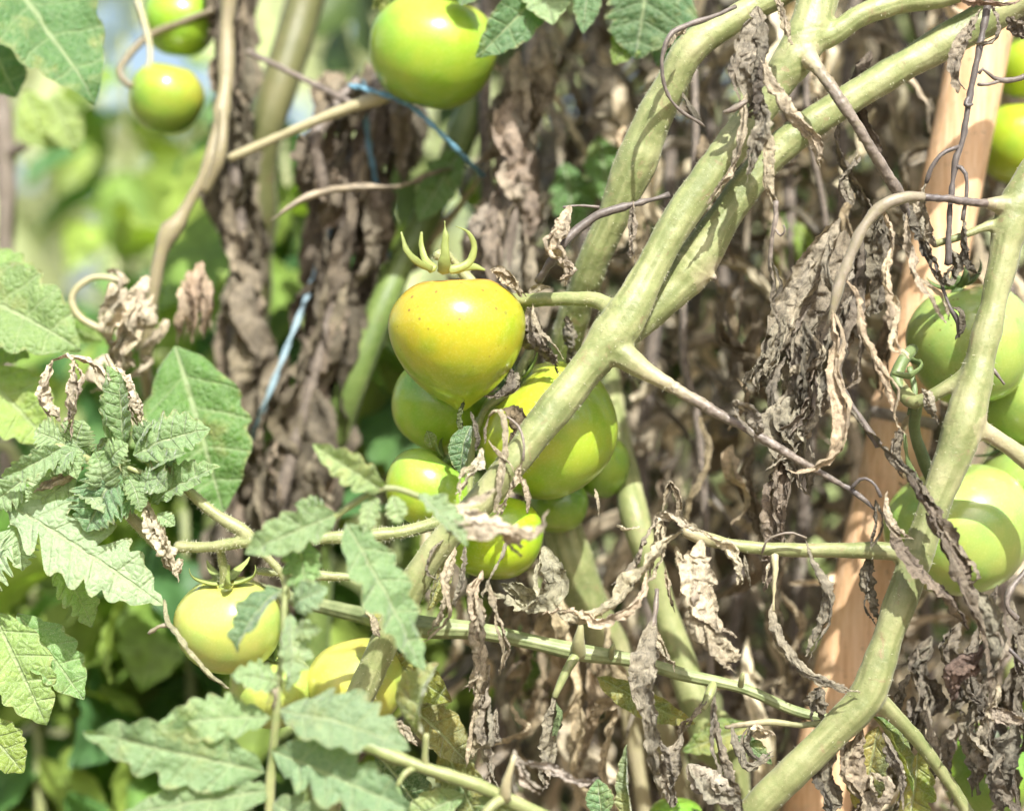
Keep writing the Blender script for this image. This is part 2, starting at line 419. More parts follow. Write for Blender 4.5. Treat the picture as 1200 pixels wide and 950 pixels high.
# ------------------------------------------------------------------ generators
def stem_network(name, branches, parent, voxel=0.0009, hairs=1200, seed=0, smooth_it=12):
    """branches: lists of (px, py, y, width_px, dry). One welded skin over all of them, dry stored per vertex."""
    pile = Pile(); sk = []
    for bi, br in enumerate(branches):
        a = np.array([[*P(q[0], q[1], q[2]), PX(q[3], q[2]) / 2, q[4]] for q in br])
        L = np.linalg.norm(np.diff(a[:, :3], axis=0), axis=1).sum()
        n = max(8, int(L / 0.004))
        c = crom(a, n)
        c[:, 3] *= 1 + 0.05 * n1(np.arange(n) * 0.35, seed + bi)
        wob = np.stack([n1(np.arange(n) * 0.12, seed + bi + 50 + k) for k in range(3)], 1) * 0.0008
        c[:, :3] += wob
        V, F = tube(c[:, :3], c[:, 3], 16); pile.add(V, F)
        _, fn, fb = frames(c[:, :3]); sk.append(np.hstack([c, fn, fb, (np.arange(n) * 0.004 + bi * 3.7)[:, None]]))
    me = pile.mesh(name)
    tmp = bpy.data.objects.new('tmp', me); COL.objects.link(tmp)
    r = tmp.modifiers.new('r', 'REMESH'); r.mode = 'VOXEL'; r.voxel_size = voxel; r.use_smooth_shade = True
    s = tmp.modifiers.new('s', 'SMOOTH'); s.factor = 0.5; s.iterations = smooth_it
    dg = bpy.context.evaluated_depsgraph_get(); ev = tmp.evaluated_get(dg)
    m2 = bpy.data.meshes.new_from_object(ev); bpy.data.objects.remove(tmp); bpy.data.meshes.remove(me)
    nv = len(m2.vertices); co = np.zeros(nv * 3, np.float32); m2.vertices.foreach_get('co', co); co = co.reshape(-1, 3).astype(float)
    nm = np.zeros(nv * 3, np.float32); m2.vertices.foreach_get('normal', nm); nm = nm.reshape(-1, 3)
    allsk = np.vstack(sk); kd = kdtree.KDTree(len(allsk))
    for i, q in enumerate(allsk): kd.insert(q[:3], i)
    kd.balance()
    ne = np.array([kd.find(v)[1] for v in co])
    dry = np.clip(allsk[ne, 4] + 0.08 * vnoise(co * 160, 5), 0, 1)
    co += nm * (vnoise(co * 190, 3) * 0.0003 + vnoise(co * 75, 8) * 0.0006 + np.where(dry > 0.5, np.abs(vnoise(co * 420, 9)) * -0.0006, 0))[:, None]
    q = allsk[ne]; dv_ = co - q[:, :3]; th = np.arctan2((dv_ * q[:, 8:11]).sum(1), (dv_ * q[:, 5:8]).sum(1))
    sp_ = np.stack([np.cos(th) * 3.2, np.sin(th) * 3.2, q[:, 11] * 22], 1); streak = 0.5 + 0.32 * vnoise(sp_, seed + 2) + 0.2 * vnoise(sp_ * 2.3, seed + 4)
    co += nm * ((streak - .5) * 0.0007 * np.clip(q[:, 3] / 0.008, .2, 1))[:, None]
    m2.vertices.foreach_set('co', co.astype(np.float32).ravel())
    at = m2.attributes.new('streak', 'FLOAT', 'POINT'); at.data.foreach_set('value', streak.astype(np.float32))
    at = m2.attributes.new('dry', 'FLOAT', 'POINT'); at.data.foreach_set('value', dry.astype(np.float32))
    m2.polygons.foreach_set('use_smooth', np.ones(len(m2.polygons), bool))
    m2.update(); m2.name = name; m2.materials.clear()
    o = link(name, m2, M_STEM)
    o.parent = parent; o.location = -Vector(parent.location)
    if hairs:
        r_ = np.random.default_rng(seed + 3); ii = r_.integers(0, nv, hairs * 3); ii = ii[dry[ii] < 0.55][:hairs]
        b = co[ii]; d = nm[ii] + r_.normal(0, 0.35, (len(ii), 3)); d /= np.linalg.norm(d, axis=1)[:, None]
        sd = np.cross(d, r_.normal(0, 1, (len(ii), 3))); sd /= np.linalg.norm(sd, axis=1)[:, None]
        ln = r_.uniform(0.0007, 0.0021, len(ii))[:, None]
        V = np.stack([b - sd * 0.00011, b + sd * 0.00011, b + d * ln], 1).reshape(-1, 3)
        h = link('stem_hairs', mk_mesh('stem_hairs', V, np.arange(len(V)).reshape(-1, 3), smooth=False), M_HAIR)
        h.parent = o; h['kind'] = 'stuff'
    return o


def simple_stem(name, pts, parent, dry=0.0, sides=10, mat=None, seed=0, rough=0.15, ribs=0, rib_amp=0, color=None):
    """a tube along (px, py, y, width_px) points"""
    a = np.array([[*P(q[0], q[1], q[2]), PX(q[3], q[2]) / 2] for q in pts])
    n = max(8, int(np.linalg.norm(np.diff(a[:, :3], axis=0), axis=1).sum() / 0.003))
    c = crom(a, min(n, 220))
    V, F = tube(c[:, :3], c[:, 3], sides, 1.0, ribs, rib_amp, seed, rough)
    th = np.tile(np.linspace(0, 6.283, sides, endpoint=False), len(c)); ar = np.repeat(np.arange(len(c)) * 0.07, sides)
    stk = np.append(0.5 + 0.32 * vnoise(np.stack([np.cos(th) * 3.2, np.sin(th) * 3.2, ar], 1), seed), [.5, .5])
    return put(name, V, F, mat or M_STEM, parent, attrs={'dry': (np.full(len(V), dry), 'FLOAT'), 'streak': (stk, 'FLOAT')}, color=color)


def sheet(c, W, seed, roll=2.2, twist=1.5, crinkle=0.14, nl=64, nw=13, a0=None, ragged=0.5, prof=0.75, tail=0.06):
    """a dried leaf: a thin crumpled sheet rolled about the path c"""
    r = random.Random(seed)
    c = crom(c, nl); t, n, b = frames(c)
    L = np.linalg.norm(np.diff(c, axis=0), axis=1).sum()
    tt = np.linspace(0, 1, nl); u = np.linspace(-1, 1, nw)
    a = (r.uniform(0, 6.28) if a0 is None else a0) + twist * (tt + 0.35 * n1(tt * 3, seed + 1)) * (1 if r.random() < .5 else -1)
    nn = np.cos(a)[:, None] * n + np.sin(a)[:, None] * b; bb = -np.sin(a)[:, None] * n + np.cos(a)[:, None] * b
    w = (np.sin(math.pi * np.clip(tt, 0.0, 1) ** 0.85) ** prof * 0.94 + tail) * W / 2
    freq = max(3.0, L / 0.014)
    eL = 1 - ragged * np.abs(n1(tt * freq * 0.55, seed + 2)) * 1.5; eR = 1 - ragged * np.abs(n1(tt * freq * 0.55, seed + 3)) * 1.5
    kap = roll * (0.65 + 0.6 * n1(tt * 2.5, seed + 4))
    kap = np.where(np.abs(kap) < 0.15, 0.15, kap)
    ed = np.where(u[None, :] < 0, eL[:, None], eR[:, None])
    x = u[None, :] * ed * w[:, None]
    ph = kap[:, None] * u[None, :] * ed
    cx = np.sin(ph) / kap[:, None] * w[:, None]; cz = (1 - np.cos(ph)) / kap[:, None] * w[:, None]
    pl = 1.3 + 0.5 * r.random()                                     # lengthwise pleats that wander
    ang = math.pi * pl * u[None, :] * ed + 2.2 * n1(tt * 2.6, seed + 6)[:, None]
    cz = cz + (np.abs((ang / math.pi) % 2 - 1) - 0.5) * w[:, None] * 0.62 * (0.6 + 0.5 * n1(tt * 4, seed + 7))[:, None]
    V = c[:, None, :] + bb[:, None, :] * cx[..., None] + nn[:, None, :] * cz[..., None]
    V = V.reshape(-1, 3)
    q = V / np.clip(W * 0.36, 0.0028, 0.0055) + seed * 3.1
    amp = crinkle * min(W, 0.016)
    off = 0.75 * np.stack([vnoise(q, seed + 10 + k) for k in range(3)], 1) + 0.9 * np.stack([np.abs(vnoise(q * 1.9, seed + 20 + k)) - .4 for k in range(3)], 1) + 0.3 * np.stack([vnoise(q * 4.5, seed + 30 + k) for k in range(3)], 1)
    fade = np.repeat(np.clip(tt * 8, 0.15, 1), nw)[:, None]
    V = V + off * amp * fade
    U = np.stack([np.tile(u * 0.5 + 0.5, nl), np.repeat(tt, nw)], 1)
    return V, grid_faces(nl, nw), U


TAN = (0.40, 0.35, 0.275); BEIGE = (0.49, 0.435, 0.35); GREY = (0.265, 0.238, 0.20); DARK = (0.165, 0.147, 0.125); BROWN = (0.22, 0.17, 0.12)


def jit(c, amt=0.16):
    k = 1 + rng.uniform(-amt, amt)
    return tuple(max(0, v * k * (1 + rng.uniform(-0.025, 0.025))) for v in c)


_ds = [100]


def dry(parent, pts, w, color=TAN, name='withered_leaf', **kw):
    """withered leaf along (px, py, y) points, w px wide"""
    _ds[0] += 1
    c = np.array([P(*q) for q in pts]); ym = np.mean([q[2] for q in pts])
    side = kw.pop('side', True); kw['roll'] = kw.get('roll', 2.2) * 1.2
    V, F, U = sheet(c, PX(w, ym) * 1.3, _ds[0] * 7, **kw)
    o = put(name, V, F, M_DRY, parent, U, jit(color), origin=c[0])
    if side and w > 11 and len(c) > 2:                               # a narrower torn lobe curling off the same leaf
        r = random.Random(_ds[0]); k = r.randrange(0, max(1, len(c) - 2)); q = c[k:].copy()
        q[1:] += np.array([[r.uniform(-.55, .55) * PX(w), r.uniform(-.4, .1) * PX(w), r.uniform(-.5, .3) * PX(w)] for _ in q[1:]])
        kw2 = dict(kw); kw2.update(roll=r.uniform(2.2, 3.6), twist=r.uniform(1.5, 4), crinkle=.2, nw=8, nl=min(kw.get('nl', 64), 50)); kw2.pop('a0', None)
        V, F, U = sheet(q, PX(w, ym) * r.uniform(.45, .75), _ds[0] * 7 + 3, **kw2)
        put(name, V, F, M_DRY, parent, U, jit(color, .3), origin=q[0])
    return o


def twig(parent, pts, color_dry=0.8, name='withered_petiole', rough=0.42):
    _ds[0] += 1
    return simple_stem(name, pts, parent, color_dry, 8, seed=_ds[0], rough=rough)


def leaflet(L, W, seed, bend=0.5, fold=0.25, pucker=1.0, lobe=0.2, nl=43, nw=15, ruffle=1.0, twist=0.0, lobes=5):
    """a tomato leaflet along +Y from the origin, upper face +Z"""
    t = np.linspace(0, 1, nl); u = np.linspace(-1, 1, nw)
    prof = np.power(np.clip(t, 0, 1), 0.45) * np.power(1 - t, 0.85); prof /= prof.max()
    def half(sd):
        g_ = t * lobes + 0.5 + 0.3 * n1(t * 4, sd); f = g_ % 1.0 - 0.5
        tooth = 1 - np.abs(np.cos(math.pi * f)) ** 0.75
        small = np.abs(np.sin(math.pi * t * lobes * 2.4 + sd)) * 0.25
        am = lobe * (1 - 0.35 * t) * (0.5 + 1.1 * hsh(np.round(g_), sd, 1.0, 3.0)) * (1 + 0.3 * n1(t * 5, sd + 1))
        return prof * (1 - am * np.clip(tooth + small * (tooth > 0.2), 0, 1.2)) * W / 2
    wl_, wr = half(seed), half(seed + 9)
    hw = np.where(u[None, :] < 0, wl_[:, None], wr[:, None]); au = np.abs(u)[None, :]
    x = u[None, :] * hw
    y = t[:, None] * L + 0.75 * np.abs(x) * (1 - t[:, None]) ** 0.6
    fr = (t * lobes) % 1.0
    z = np.abs(x) * math.tan(fold)
    z = z + pucker * 0.032 * W * (np.sin(math.pi * fr) * (1 + 0.6 * n1(t * 7, seed + 3)))[:, None] * np.sin(math.pi * np.clip(au, 0, 1) ** 0.8) * (prof[:, None] + 0.15)
    pts = np.stack([x.ravel(), np.broadcast_to(y, x.shape).ravel(), z.ravel()], 1)
    q = pts / (W * 0.28) + seed
    z = z.ravel() + ruffle * 0.06 * W * vnoise(q, seed + 5) * (0.25 + np.tile(np.abs(u), nl)) + pucker * 0.03 * W * vnoise(q * 2.2, seed + 6)
    x = x.ravel(); y = pts[:, 1]
    if twist:
        a = twist * (y / L) ; x, z = x * np.cos(a) - z * np.sin(a), x * np.sin(a) + z * np.cos(a)
    if abs(bend) > 1e-3:
        R = L / bend; a = y / R
        y, z = (R + z) * np.sin(a), (R + z) * np.cos(a) - R
    V = np.stack([x, y, z], 1)
    e = V[(nl - 1) * nw + nw // 2].copy(); l = math.hypot(e[1], e[2]); ca, sa_ = e[1] / l, e[2] / l
    V = np.stack([V[:, 0], V[:, 1] * ca + V[:, 2] * sa_, -V[:, 1] * sa_ + V[:, 2] * ca], 1)   # chord back on +Y
    V *= L / l
    U = np.stack([np.tile(u * 0.5 + 0.5, nl), np.repeat((t + 0.035 * n1(t * 6, seed)) * lobes / 6, nw)], 1)
    return V, grid_faces(nl, nw), U


def leaf(parent, b, e, w, color, roll=0.0, name='leaflet', mat=None, **kw):
    """green leaflet from base b=(px,py,y) to tip e; roll turns it about its length (0 = upper face to the camera)"""
    _ds[0] += 1
    B, E = P(*b), P(*e); d = E - B; L = np.linalg.norm(d); yv = d / L
    f = np.array([0.1, -1, 0.35]); z = f - yv * (f @ yv); z /= np.linalg.norm(z); x = np.cross(yv, z)
    cr, sr = math.cos(math.radians(roll)), math.sin(math.radians(roll))
    x, z = x * cr + z * sr, z * cr - x * sr
    V, F, U = leaflet(L, PX(w, (b[2] + e[2]) / 2), _ds[0], **kw)
    V = B + V[:, :1] * x + V[:, 1:2] * yv + V[:, 2:] * z
    return put(name, V, F, mat or M_LEAF, parent, U, jit(color, 0.12), origin=B)


# greens
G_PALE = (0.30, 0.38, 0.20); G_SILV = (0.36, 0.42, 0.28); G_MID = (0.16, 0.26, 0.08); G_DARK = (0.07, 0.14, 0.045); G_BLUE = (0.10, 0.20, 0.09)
G_YEL = (0.34, 0.42, 0.08); G_LIME = (0.22, 0.36, 0.05)


def blade(c, side, w, fold=0.35, th=0.12):
    """thin tapered V-shaped blade along c; side is its width direction"""
    t = np.gradient(c, axis=0); t /= np.linalg.norm(t, axis=1)[:, None] + 1e-9
    nrm = np.cross(t, side); nrm /= np.linalg.norm(nrm, axis=1)[:, None] + 1e-9
    prof = [(-1, fold), (-.5, fold * .35), (0, 0), (.5, fold * .35), (1, fold), (.5, fold * .35 - th), (0, -th * 1.6), (-.5, fold * .35 - th)]
    V = np.stack([c + side * (a * w)[:, None] + nrm * (b * w)[:, None] for a, b in [(np.full(len(c), p[0]), np.full(len(c), p[1])) for p in prof]], 1)
    return V.reshape(-1, 3), grid_faces(len(c), 8, True)


def tomato(label, cx, cy, y, rpx, asp=0.93, axis=(0, 0, 1), top=(0.3, 0.45, 0.03), body=(0.3, 0.45, 0.03), tip=(0.3, 0.45, 0.03), heart=0.0,
           lob=0.03, nlob=5, spots=0.0, seed=1, sep=5, seplen=0.9, sepcol=(0.18, 0.26, 0.07), sepup=0.9, stalk=0.5, blush=None, name='tomato', calyx=True):
    C = P(cx, cy, y); R = PX(rpx, y)
    o = thing(name, label, 'tomato', tuple(C), None)
    nv, nu = 44, 72
    v = np.linspace(0.0, math.pi, nv); f = np.linspace(0, 2 * math.pi, nu, endpoint=False)
    rr = np.sin(v) ** 0.92
    tp = np.clip((1 - np.cos(v)) / 2, 0, 1)
    rr = rr * (1 + 0.06 * np.exp(-((v - 1.1) / 0.5) ** 2)) * (1 - heart * 0.34 * tp ** 3.2)
    zz = np.cos(v) * asp
    zz = zz - 0.17 * np.exp(-(v / 0.36) ** 2) - 0.05 * (1 - heart) * -np.exp(-((math.pi - v) / 0.35) ** 2)
    zz = zz - heart * (0.16 * tp ** 2 + 0.13 * np.exp(-((math.pi - v) / 0.2) ** 2))
    lobe = 1 + lob * np.cos(nlob * f + seed)[None, :] * np.exp(-((v - 0.35) / 0.6) ** 2)[:, None] + 0.02 * np.cos(2 * f + seed * 2)[None, :]
    V = np.stack([rr[:, None] * lobe * np.cos(f), rr[:, None] * lobe * np.sin(f), np.repeat(zz[:, None], nu, 1)], -1).reshape(-1, 3)
    V = V * (1 + 0.018 * vnoise(V * 1.4, seed))[:, None]
    k = np.repeat(tp, nu)[:, None]; nz = vnoise(V * 1.7, seed + 4)[:, None] * 0.2 + vnoise(V * 4.1, seed + 6)[:, None] * 0.12; k = np.clip(k + nz, 0, 1)
    T, B_, P_ = (np.array(q) for q in (top, body, tip))
    c = np.where(k < 0.45, T + (B_ - T) * (k / 0.45), B_ + (P_ - B_) * ((k - 0.45) / 0.55))
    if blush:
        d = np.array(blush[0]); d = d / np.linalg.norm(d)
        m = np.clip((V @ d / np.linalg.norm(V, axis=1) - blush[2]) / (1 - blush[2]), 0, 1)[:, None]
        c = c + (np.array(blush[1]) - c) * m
    c = np.hstack([c, np.ones((len(c), 1))])
    z = Vector(axis).normalized(); q = z.to_track_quat('Z', 'Y').to_matrix(); Q = np.array(q)
    fr = mk_mesh('fruit', (V * R) @ Q.T, grid_faces(nv, nu, True), None, True,
                 {'skin': (c, 'FLOAT_COLOR'), 'spots': (np.clip(spots * (1.15 - k[:, 0] * 1.3), 0, 1), 'FLOAT')})
    b = link('fruit', fr, M_TOM); b.parent = o
    if not calyx: return o
    r = random.Random(seed)
    cp = Pile()
    zt = asp - 0.17
    cc = np.array([[0, 0, zt - 0.02], [0, 0, zt + 0.03], [0.02, 0, zt + 0.10], [0.05, 0.03, zt + 0.10 + stalk]]) * R
    cl = crom(cc, 16); Vt, Ft = tube(cl, np.interp(np.linspace(0, 1, 16), [0, .12, .3, 1], [0.16, 0.13, 0.07, 0.06]) * R, 10)
    me = mk_mesh('calyx', Vt @ Q.T, Ft); ca = link('calyx', me, M_SEPAL, None, None, sepcol); ca.parent = o
    for i in range(sep):
        a = i * 2 * math.pi / sep + r.uniform(-0.25, 0.25); l = seplen * r.uniform(0.75, 1.15)
        up = sepup * r.uniform(0.6, 1.3)
        s = np.linspace(0, 1, 14)
        ang = -0.2 + up * 2.0 * s ** 1.3
        ds = l / 13
        rad = 0.1 + np.cumsum(np.cos(ang)) * ds; h = zt + 0.06 + np.cumsum(np.sin(ang)) * ds + 0.10 * np.exp(-((rad - 0.5) / 0.3) ** 2) 
        cpt = np.stack([rad * math.cos(a), rad * math.sin(a), h], 1) * R
        w = np.interp(s, [0, 0.25, 0.7, 1], [0.085, 0.10, 0.055, 0.008]) * R
        cpt[:, :2] += np.cumsum(np.full((14, 2), 1.0) * r.uniform(-.012, .012) * R, axis=0)
        sd_ = np.array([-math.sin(a), math.cos(a), 0.0])
        Vs, Fs = blade(cpt, sd_, w * 1.25)
        so = link('sepal', mk_mesh('sepal', Vs @ Q.T, Fs), M_SEPAL, None, None, jit(sepcol)); so.parent = ca
    return o


def sepal_path(parent, pts, color):
    a = np.array([[*P(q[0], q[1], q[2]), PX(q[3], q[2]) / 2] for q in pts]); c = crom(a, 20)
    V, F = tube(c[:, :3], c[:, 3] * .82, 10, 0.45, seed=len(pts), rough=0.3)
    return put('sepal', V, F, M_SEPAL, parent, color=jit(color))


# shared meshes for repeated leaves
def dry_variants(n, nl, nw, seed0):
    r = random.Random(seed0); res = []
    for i in range(n):
        L = r.uniform(0.045, 0.13); x = y = 0.0; pts = []
        for k in range(6):
            pts.append((x, y, -L * k / 5)); x += r.uniform(-0.02, 0.02); y += r.uniform(-0.02, 0.02)
        if r.random() < 0.4: pts[-1] = (pts[-1][0] + r.uniform(-.02, .02), pts[-1][1], pts[-1][2] + 0.02)
        res.append(sheet(np.array(pts), r.uniform(0.012, 0.034), seed0 * 50 + i * 17, r.uniform(1.4, 3.2), r.uniform(0.5, 3.0), 0.15, nl, nw))
    return res


def green_variants(n, nl, nw, seed0):
    r = random.Random(seed0)
    return [leaflet(0.075, r.uniform(0.032, 0.046), seed0 + i * 5, r.uniform(0.2, 1.3), r.uniform(0.05, 0.4), 0.6, r.uniform(0.1, 0.25), nl, nw, 1.6, r.uniform(-.5, .5)) for i in range(n)]


DRYV = dry_variants(16, 26, 7, 3)
DRYM = [mk_mesh('withered_leaf', *[v[0], v[1], v[2]]) for v in DRYV]
GRV = green_variants(8, 25, 9, 400)
GRM = [mk_mesh('leaflet', *[v[0], v[1], v[2]]) for v in GRV]
for m_ in DRYM: m_.materials.append(M_DRYFAR)
for m_ in GRM: m_.materials.append(M_LEAFFAR)


def copy_leaf(name, me, parent, loc, rot, scale, color):
    o = bpy.data.objects.new(name, me); COL.objects.link(o); o.parent = parent
    o.location = Vector(loc) - Vector(parent.location); o.rotation_euler = rot
    o.scale = scale if hasattr(scale, '__len__') else (scale,) * 3
    o.color = (*color, 1); return o

# ------------------------------------------------------------------ the setting
gn = 60
gx, gy = np.meshgrid(np.linspace(-1, 1, gn), np.linspace(-1, 1, gn)); gx = np.sign(gx) * np.abs(gx) ** 3 * 150; gy = np.sign(gy) * np.abs(gy) ** 3 * 150
gz = 0.03 * vnoise(np.stack([gx.ravel() * 1.3, gy.ravel() * 1.3, gx.ravel() * 0], 1), 2)
ground = link('ground', mk_mesh('ground', np.stack([gx.ravel(), gy.ravel(), gz], 1), grid_faces(gn, gn)), M_SOIL); ground['kind'] = 'structure'
ground['label'] = 'brown garden soil under the tomato row'

# far green growth behind the garden: reads as one bright blurred mass
def scatter_mass(name, label, n, fpos, variants, mat, color, smin, smax, seed, hang=False):
    r = np.random.default_rng(seed); pile = Pile()
    for i in range(n):
        V, F, U = variants[i % len(variants)]
        p = fpos(r)
        a, b, c = r.uniform(0, 6.28), (r.normal(0, 0.3) if hang else r.uniform(-1.2, 1.2)), r.uniform(0, 6.28)
        Rm = np.array(Matrix.Rotation(a, 3, 'Z') @ Matrix.Rotation(b, 3, 'X') @ (Matrix.Rotation(0 if hang else c, 3, 'Y')))
        pile.add((V * r.uniform(smin, smax)) @ Rm.T + p, F, U)
    o = link(name, pile.mesh(name), mat, None, None, color); o['kind'] = 'stuff'; o['label'] = label
    return o

LOWG = green_variants(4, 7, 5, 900); LOWD = dry_variants(8, 10, 4, 31)

def hedge_pos(r):
    x = r.uniform(-2.3, 1.6); d = r.uniform(2.2, 4.2)
    top = 2.0 + 0.2 * math.sin(x * 2.1 + 1) + 0.2 * math.sin(x * 7)
    return np.array([x, d, r.uniform(0.0, 1) ** 1.15 * top + 0.02])
scatter_mass('far_foliage', 'blurred sunlit green growth far behind the row', 2300, hedge_pos, LOWG, M_HEDGE, (0.2, 0.3, 0.06), 1.8, 3.6, 11)

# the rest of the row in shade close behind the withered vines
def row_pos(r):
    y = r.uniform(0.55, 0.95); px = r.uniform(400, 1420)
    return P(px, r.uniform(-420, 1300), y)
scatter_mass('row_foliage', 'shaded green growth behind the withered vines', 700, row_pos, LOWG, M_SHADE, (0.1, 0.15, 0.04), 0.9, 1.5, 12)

def dead_pos(r):
    y = r.uniform(0.36, 0.75); px = r.uniform(560, 1330)
    return P(px, r.uniform(-380, 1150), y)
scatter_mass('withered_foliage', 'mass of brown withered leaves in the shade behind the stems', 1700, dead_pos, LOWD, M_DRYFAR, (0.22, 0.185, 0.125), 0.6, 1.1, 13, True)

# ------------------------------------------------------------------ the vine in focus, with the fruit truss
vine = thing('tomato_vine', 'thick pale green hairy tomato stems running diagonally behind and beside the yellow tomato', 'tomato plant', (0.08, 0.06, 0.0))
A = [(985, -130, .02, 46, 0), (962, -20, .012, 46, 0), (942, 50, .005, 50, 0), (905, 105, .002, 42, 0), (850, 180, 0, 40, 0), (800, 250, -.002, 40, 0),
     (757, 328, -.004, 42, 0), (722, 390, -.006, 54, 0), (690, 432, -.008, 42, 0), (645, 487, -.012, 42, 0), (606, 535, -.014, 38, 0.05), (560, 590, -.014, 36, 0.1),
     (505, 650, -.012, 34, .1), (470, 715, -.008, 34, 0), (430, 800, 0, 34, 0), (395, 900, .01, 34, 0), (360, 1050, .03, 34, 0)]
B = [(1280, -55, .03, 40, 0), (1180, 5, .026, 44, 0), (1110, 48, .024, 42, 0), (1050, 82, .022, 36, 0), (985, 122, .02, 36, 0), (930, 160, .018, 38, 0), (885, 205, .016, 38, 0),
     (850, 255, .015, 40, 0), (815, 308, .014, 52, 0), (782, 345, .012, 44, 0), (748, 378, .008, 38, 0), (725, 395, -.002, 32, 0)]
B2 = [(815, 308, .012, 30, 0), (832, 322, .010, 13, .3), (839, 327, .009, 8, .8)]
Cc = [(1010, -60, .03, 36, 0), (900, 0, .02, 34, 0), (850, 30, .018, 32, 0), (808, 58, .018, 40, .1), (785, 105, .022, 40, 0), (762, 150, .026, 44, 0), (745, 192, .028, 50, 0), (722, 245, .032, 40, 0),
      (695, 305, .042, 38, 0), (672, 370, .06, 38, 0), (655, 450, .085, 40, 0), (650, 540, .10, 42, 0), (660, 620, .105, 48, 0), (685, 700, .11, 48, 0), (720, 765, .12, 44, .2),
      (770, 860, .14, 42, .3), (800, 1000, .16, 40, .3), (800, 1500, .17, 40, .3), (790, 2500, .17, 44, .4)]
E = [(942, 52, .005, 34, 0), (975, 42, .004, 28, 0), (1010, 18, .004, 28, 0), (1060, 2, .006, 28, 0), (1120, -8, .01, 26, 0), (1250, -60, .02, 26, 0)]
PED = [(722, 366, -.004, 26, 0), (700, 352, .004, 20, 0), (660, 350, .010, 17, 0), (615, 351, .018, 16, 0), (575, 350, .03, 15, 0), (548, 325, .034, 14, 0), (524, 296, .028, 13, 0), (512, 300, .02, 14, 0)]
TR = [(612, 351, .02, 13, 0), (622, 400, .044, 11, 0), (606, 440, .034, 13, 0), (588, 464, .028, 13, .1), (568, 480, .026, 11, 0), (552, 520, .03, 11, 0), (548, 590, .03, 11, 0)]
Fb = [(712, 405, -.006, 44, .05), (735, 420, -.010, 33, .12), (765, 440, -.012, 21, .3), (800, 460, -.014, 16, .62), (850, 488, -.016, 14, .74), (900, 516, -.018, 12, .8), (960, 552, -.018, 11, .86), (1000, 575, -.018, 9, .95), (1026, 597, -.018, 7, 1)]
TK = [(905, 78, .0, 6, .15), (925, 80, -.004, 8, .1), (945, 72, 0, 12, 0)]
Dp = [(940, 62, 0, 30, .1), (957, 80, -.008, 17, .55), (985, 118, -.012, 14, .7), (1010, 155, -.010, 14, .68), (1032, 190, -.004, 15, .72), (1055, 228, .004, 14, .88), (1066, 255, .01, 8, .95)]
stem_network('stem', [A, B, B2, Cc, E, PED, TR, Fb, TK, Dp], vine, 0.0009, 11000, 1)

# ribbed green shoot crossing below the truss
shoot = thing('tomato_shoot', 'ribbed bright green stem crossing low behind the brown dangling leaves', 'stem', tuple(P(960, 838, .012)))
simple_stem('stem', [(300, 690, .11, 14), (400, 715, .06, 18), (490, 733, .02, 25), (560, 739, .012, 20), (620, 751, .008, 17), (680, 764, .006, 20), (740, 773, .008, 15), (800, 790, .01, 15), (870, 806, .012, 12), (930, 832, .012, 12), (975, 842, .014, 11), (992, 838, .02, 11)], shoot, 0.0, 32, m_simple('ribbed_stem', (0.13, 0.17, 0.065), (0.30, 0.33, 0.16), 120, 0.45, 0.5, 0.0006), ribs=9, rib_amp=0.07, rough=0.05)
simple_stem('leaf_scar', [(678, 766, .004, 18), (678, 752, -.002, 15), (680, 738, -.004, 9), (681, 728, -.004, 3)], shoot, 0.22, 10)
simple_stem('petiole', [(678, 764, .004, 13), (668, 778, -.002, 12), (658, 798, -.004, 9), (650, 816, -.004, 9)], shoot, 0.0, 10)
simple_stem('petiole', [(836, 800, .01, 10), (832, 812, .004, 12), (824, 830, 0, 7)], shoot, 0.05, 10)
dry(shoot, [(650, 812, -.004), (645, 845, -.004), (640, 880, -.002), (634, 905, 0), (640, 922, 0)], 24, GREY, roll=2.6)
dry(shoot, [(652, 822, -.006), (654, 840, -.008), (648, 862, -.008)], 12, (0.16, 0.22, 0.11), roll=2)
dry(shoot, [(828, 820, 0), (815, 838, 0), (800, 850, .002), (796, 866, .004)], 14, GREY)
for px_, py_ in ((716, 767), (868, 801)):
    simple_stem('bud', [(px_, py_ + 2, .004, 8), (px_ + 1, py_ - 6, -.001, 7), (px_ + 3, py_ - 13, -.003, 3)], shoot, 0.1, 8)

# ------------------------------------------------------------------ the right-hand vine
rvine = thing('tomato_vine', 'smooth olive green forked stem in front of the green tomatoes, leaning past the cane', 'tomato plant', (0.14, 0.03, 0.0))
R1 = [(1265, 130, .01, 44, 0), (1215, 205, .0, 46, 0), (1188, 255, -.004, 44, 0), (1172, 320, -.006, 34, 0), (1155, 390, -.008, 34, 0), (1140, 450, -.01, 40, 0), (1128, 500, -.012, 50, 0), (1108, 560, -.012, 40, 0),
      (1085, 620, -.012, 38, 0), (1065, 680, -.012, 40, 0), (1040, 745, -.012, 36, 0), (1015, 815, -.012, 44, 0), (975, 860, -.01, 40, 0), (925, 908, -.008, 38, 0), (880, 955, -.004, 38, 0), (800, 1080, .01, 38, 0), (740, 1400, .03, 38, 0), (720, 2650, .03, 44, .3)]
R2 = [(1128, 498, -.012, 40, .1), (1150, 503, -.012, 26, .28), (1175, 518, -.01, 22, .3), (1210, 545, -.006, 22, .28), (1300, 620, .0, 22, .2)]
R3 = [(1140, 435, -.008, 26, 0), (1118, 448, -.006, 18, 0), (1090, 465, -.002, 16, 0), (1070, 472, .002, 18, 0), (1058, 462, .008, 20, 0), (1052, 448, .014, 16, 0)]
R4 = [(1078, 655, -.012, 26, 0), (1050, 647, -.012, 22, 0), (1000, 645, -.008, 19, 0), (930, 645, -.002, 18, .05), (870, 641, .0, 17, 0), (825, 632, -.002, 18, .3), (800, 622, -.006, 13, .45)]
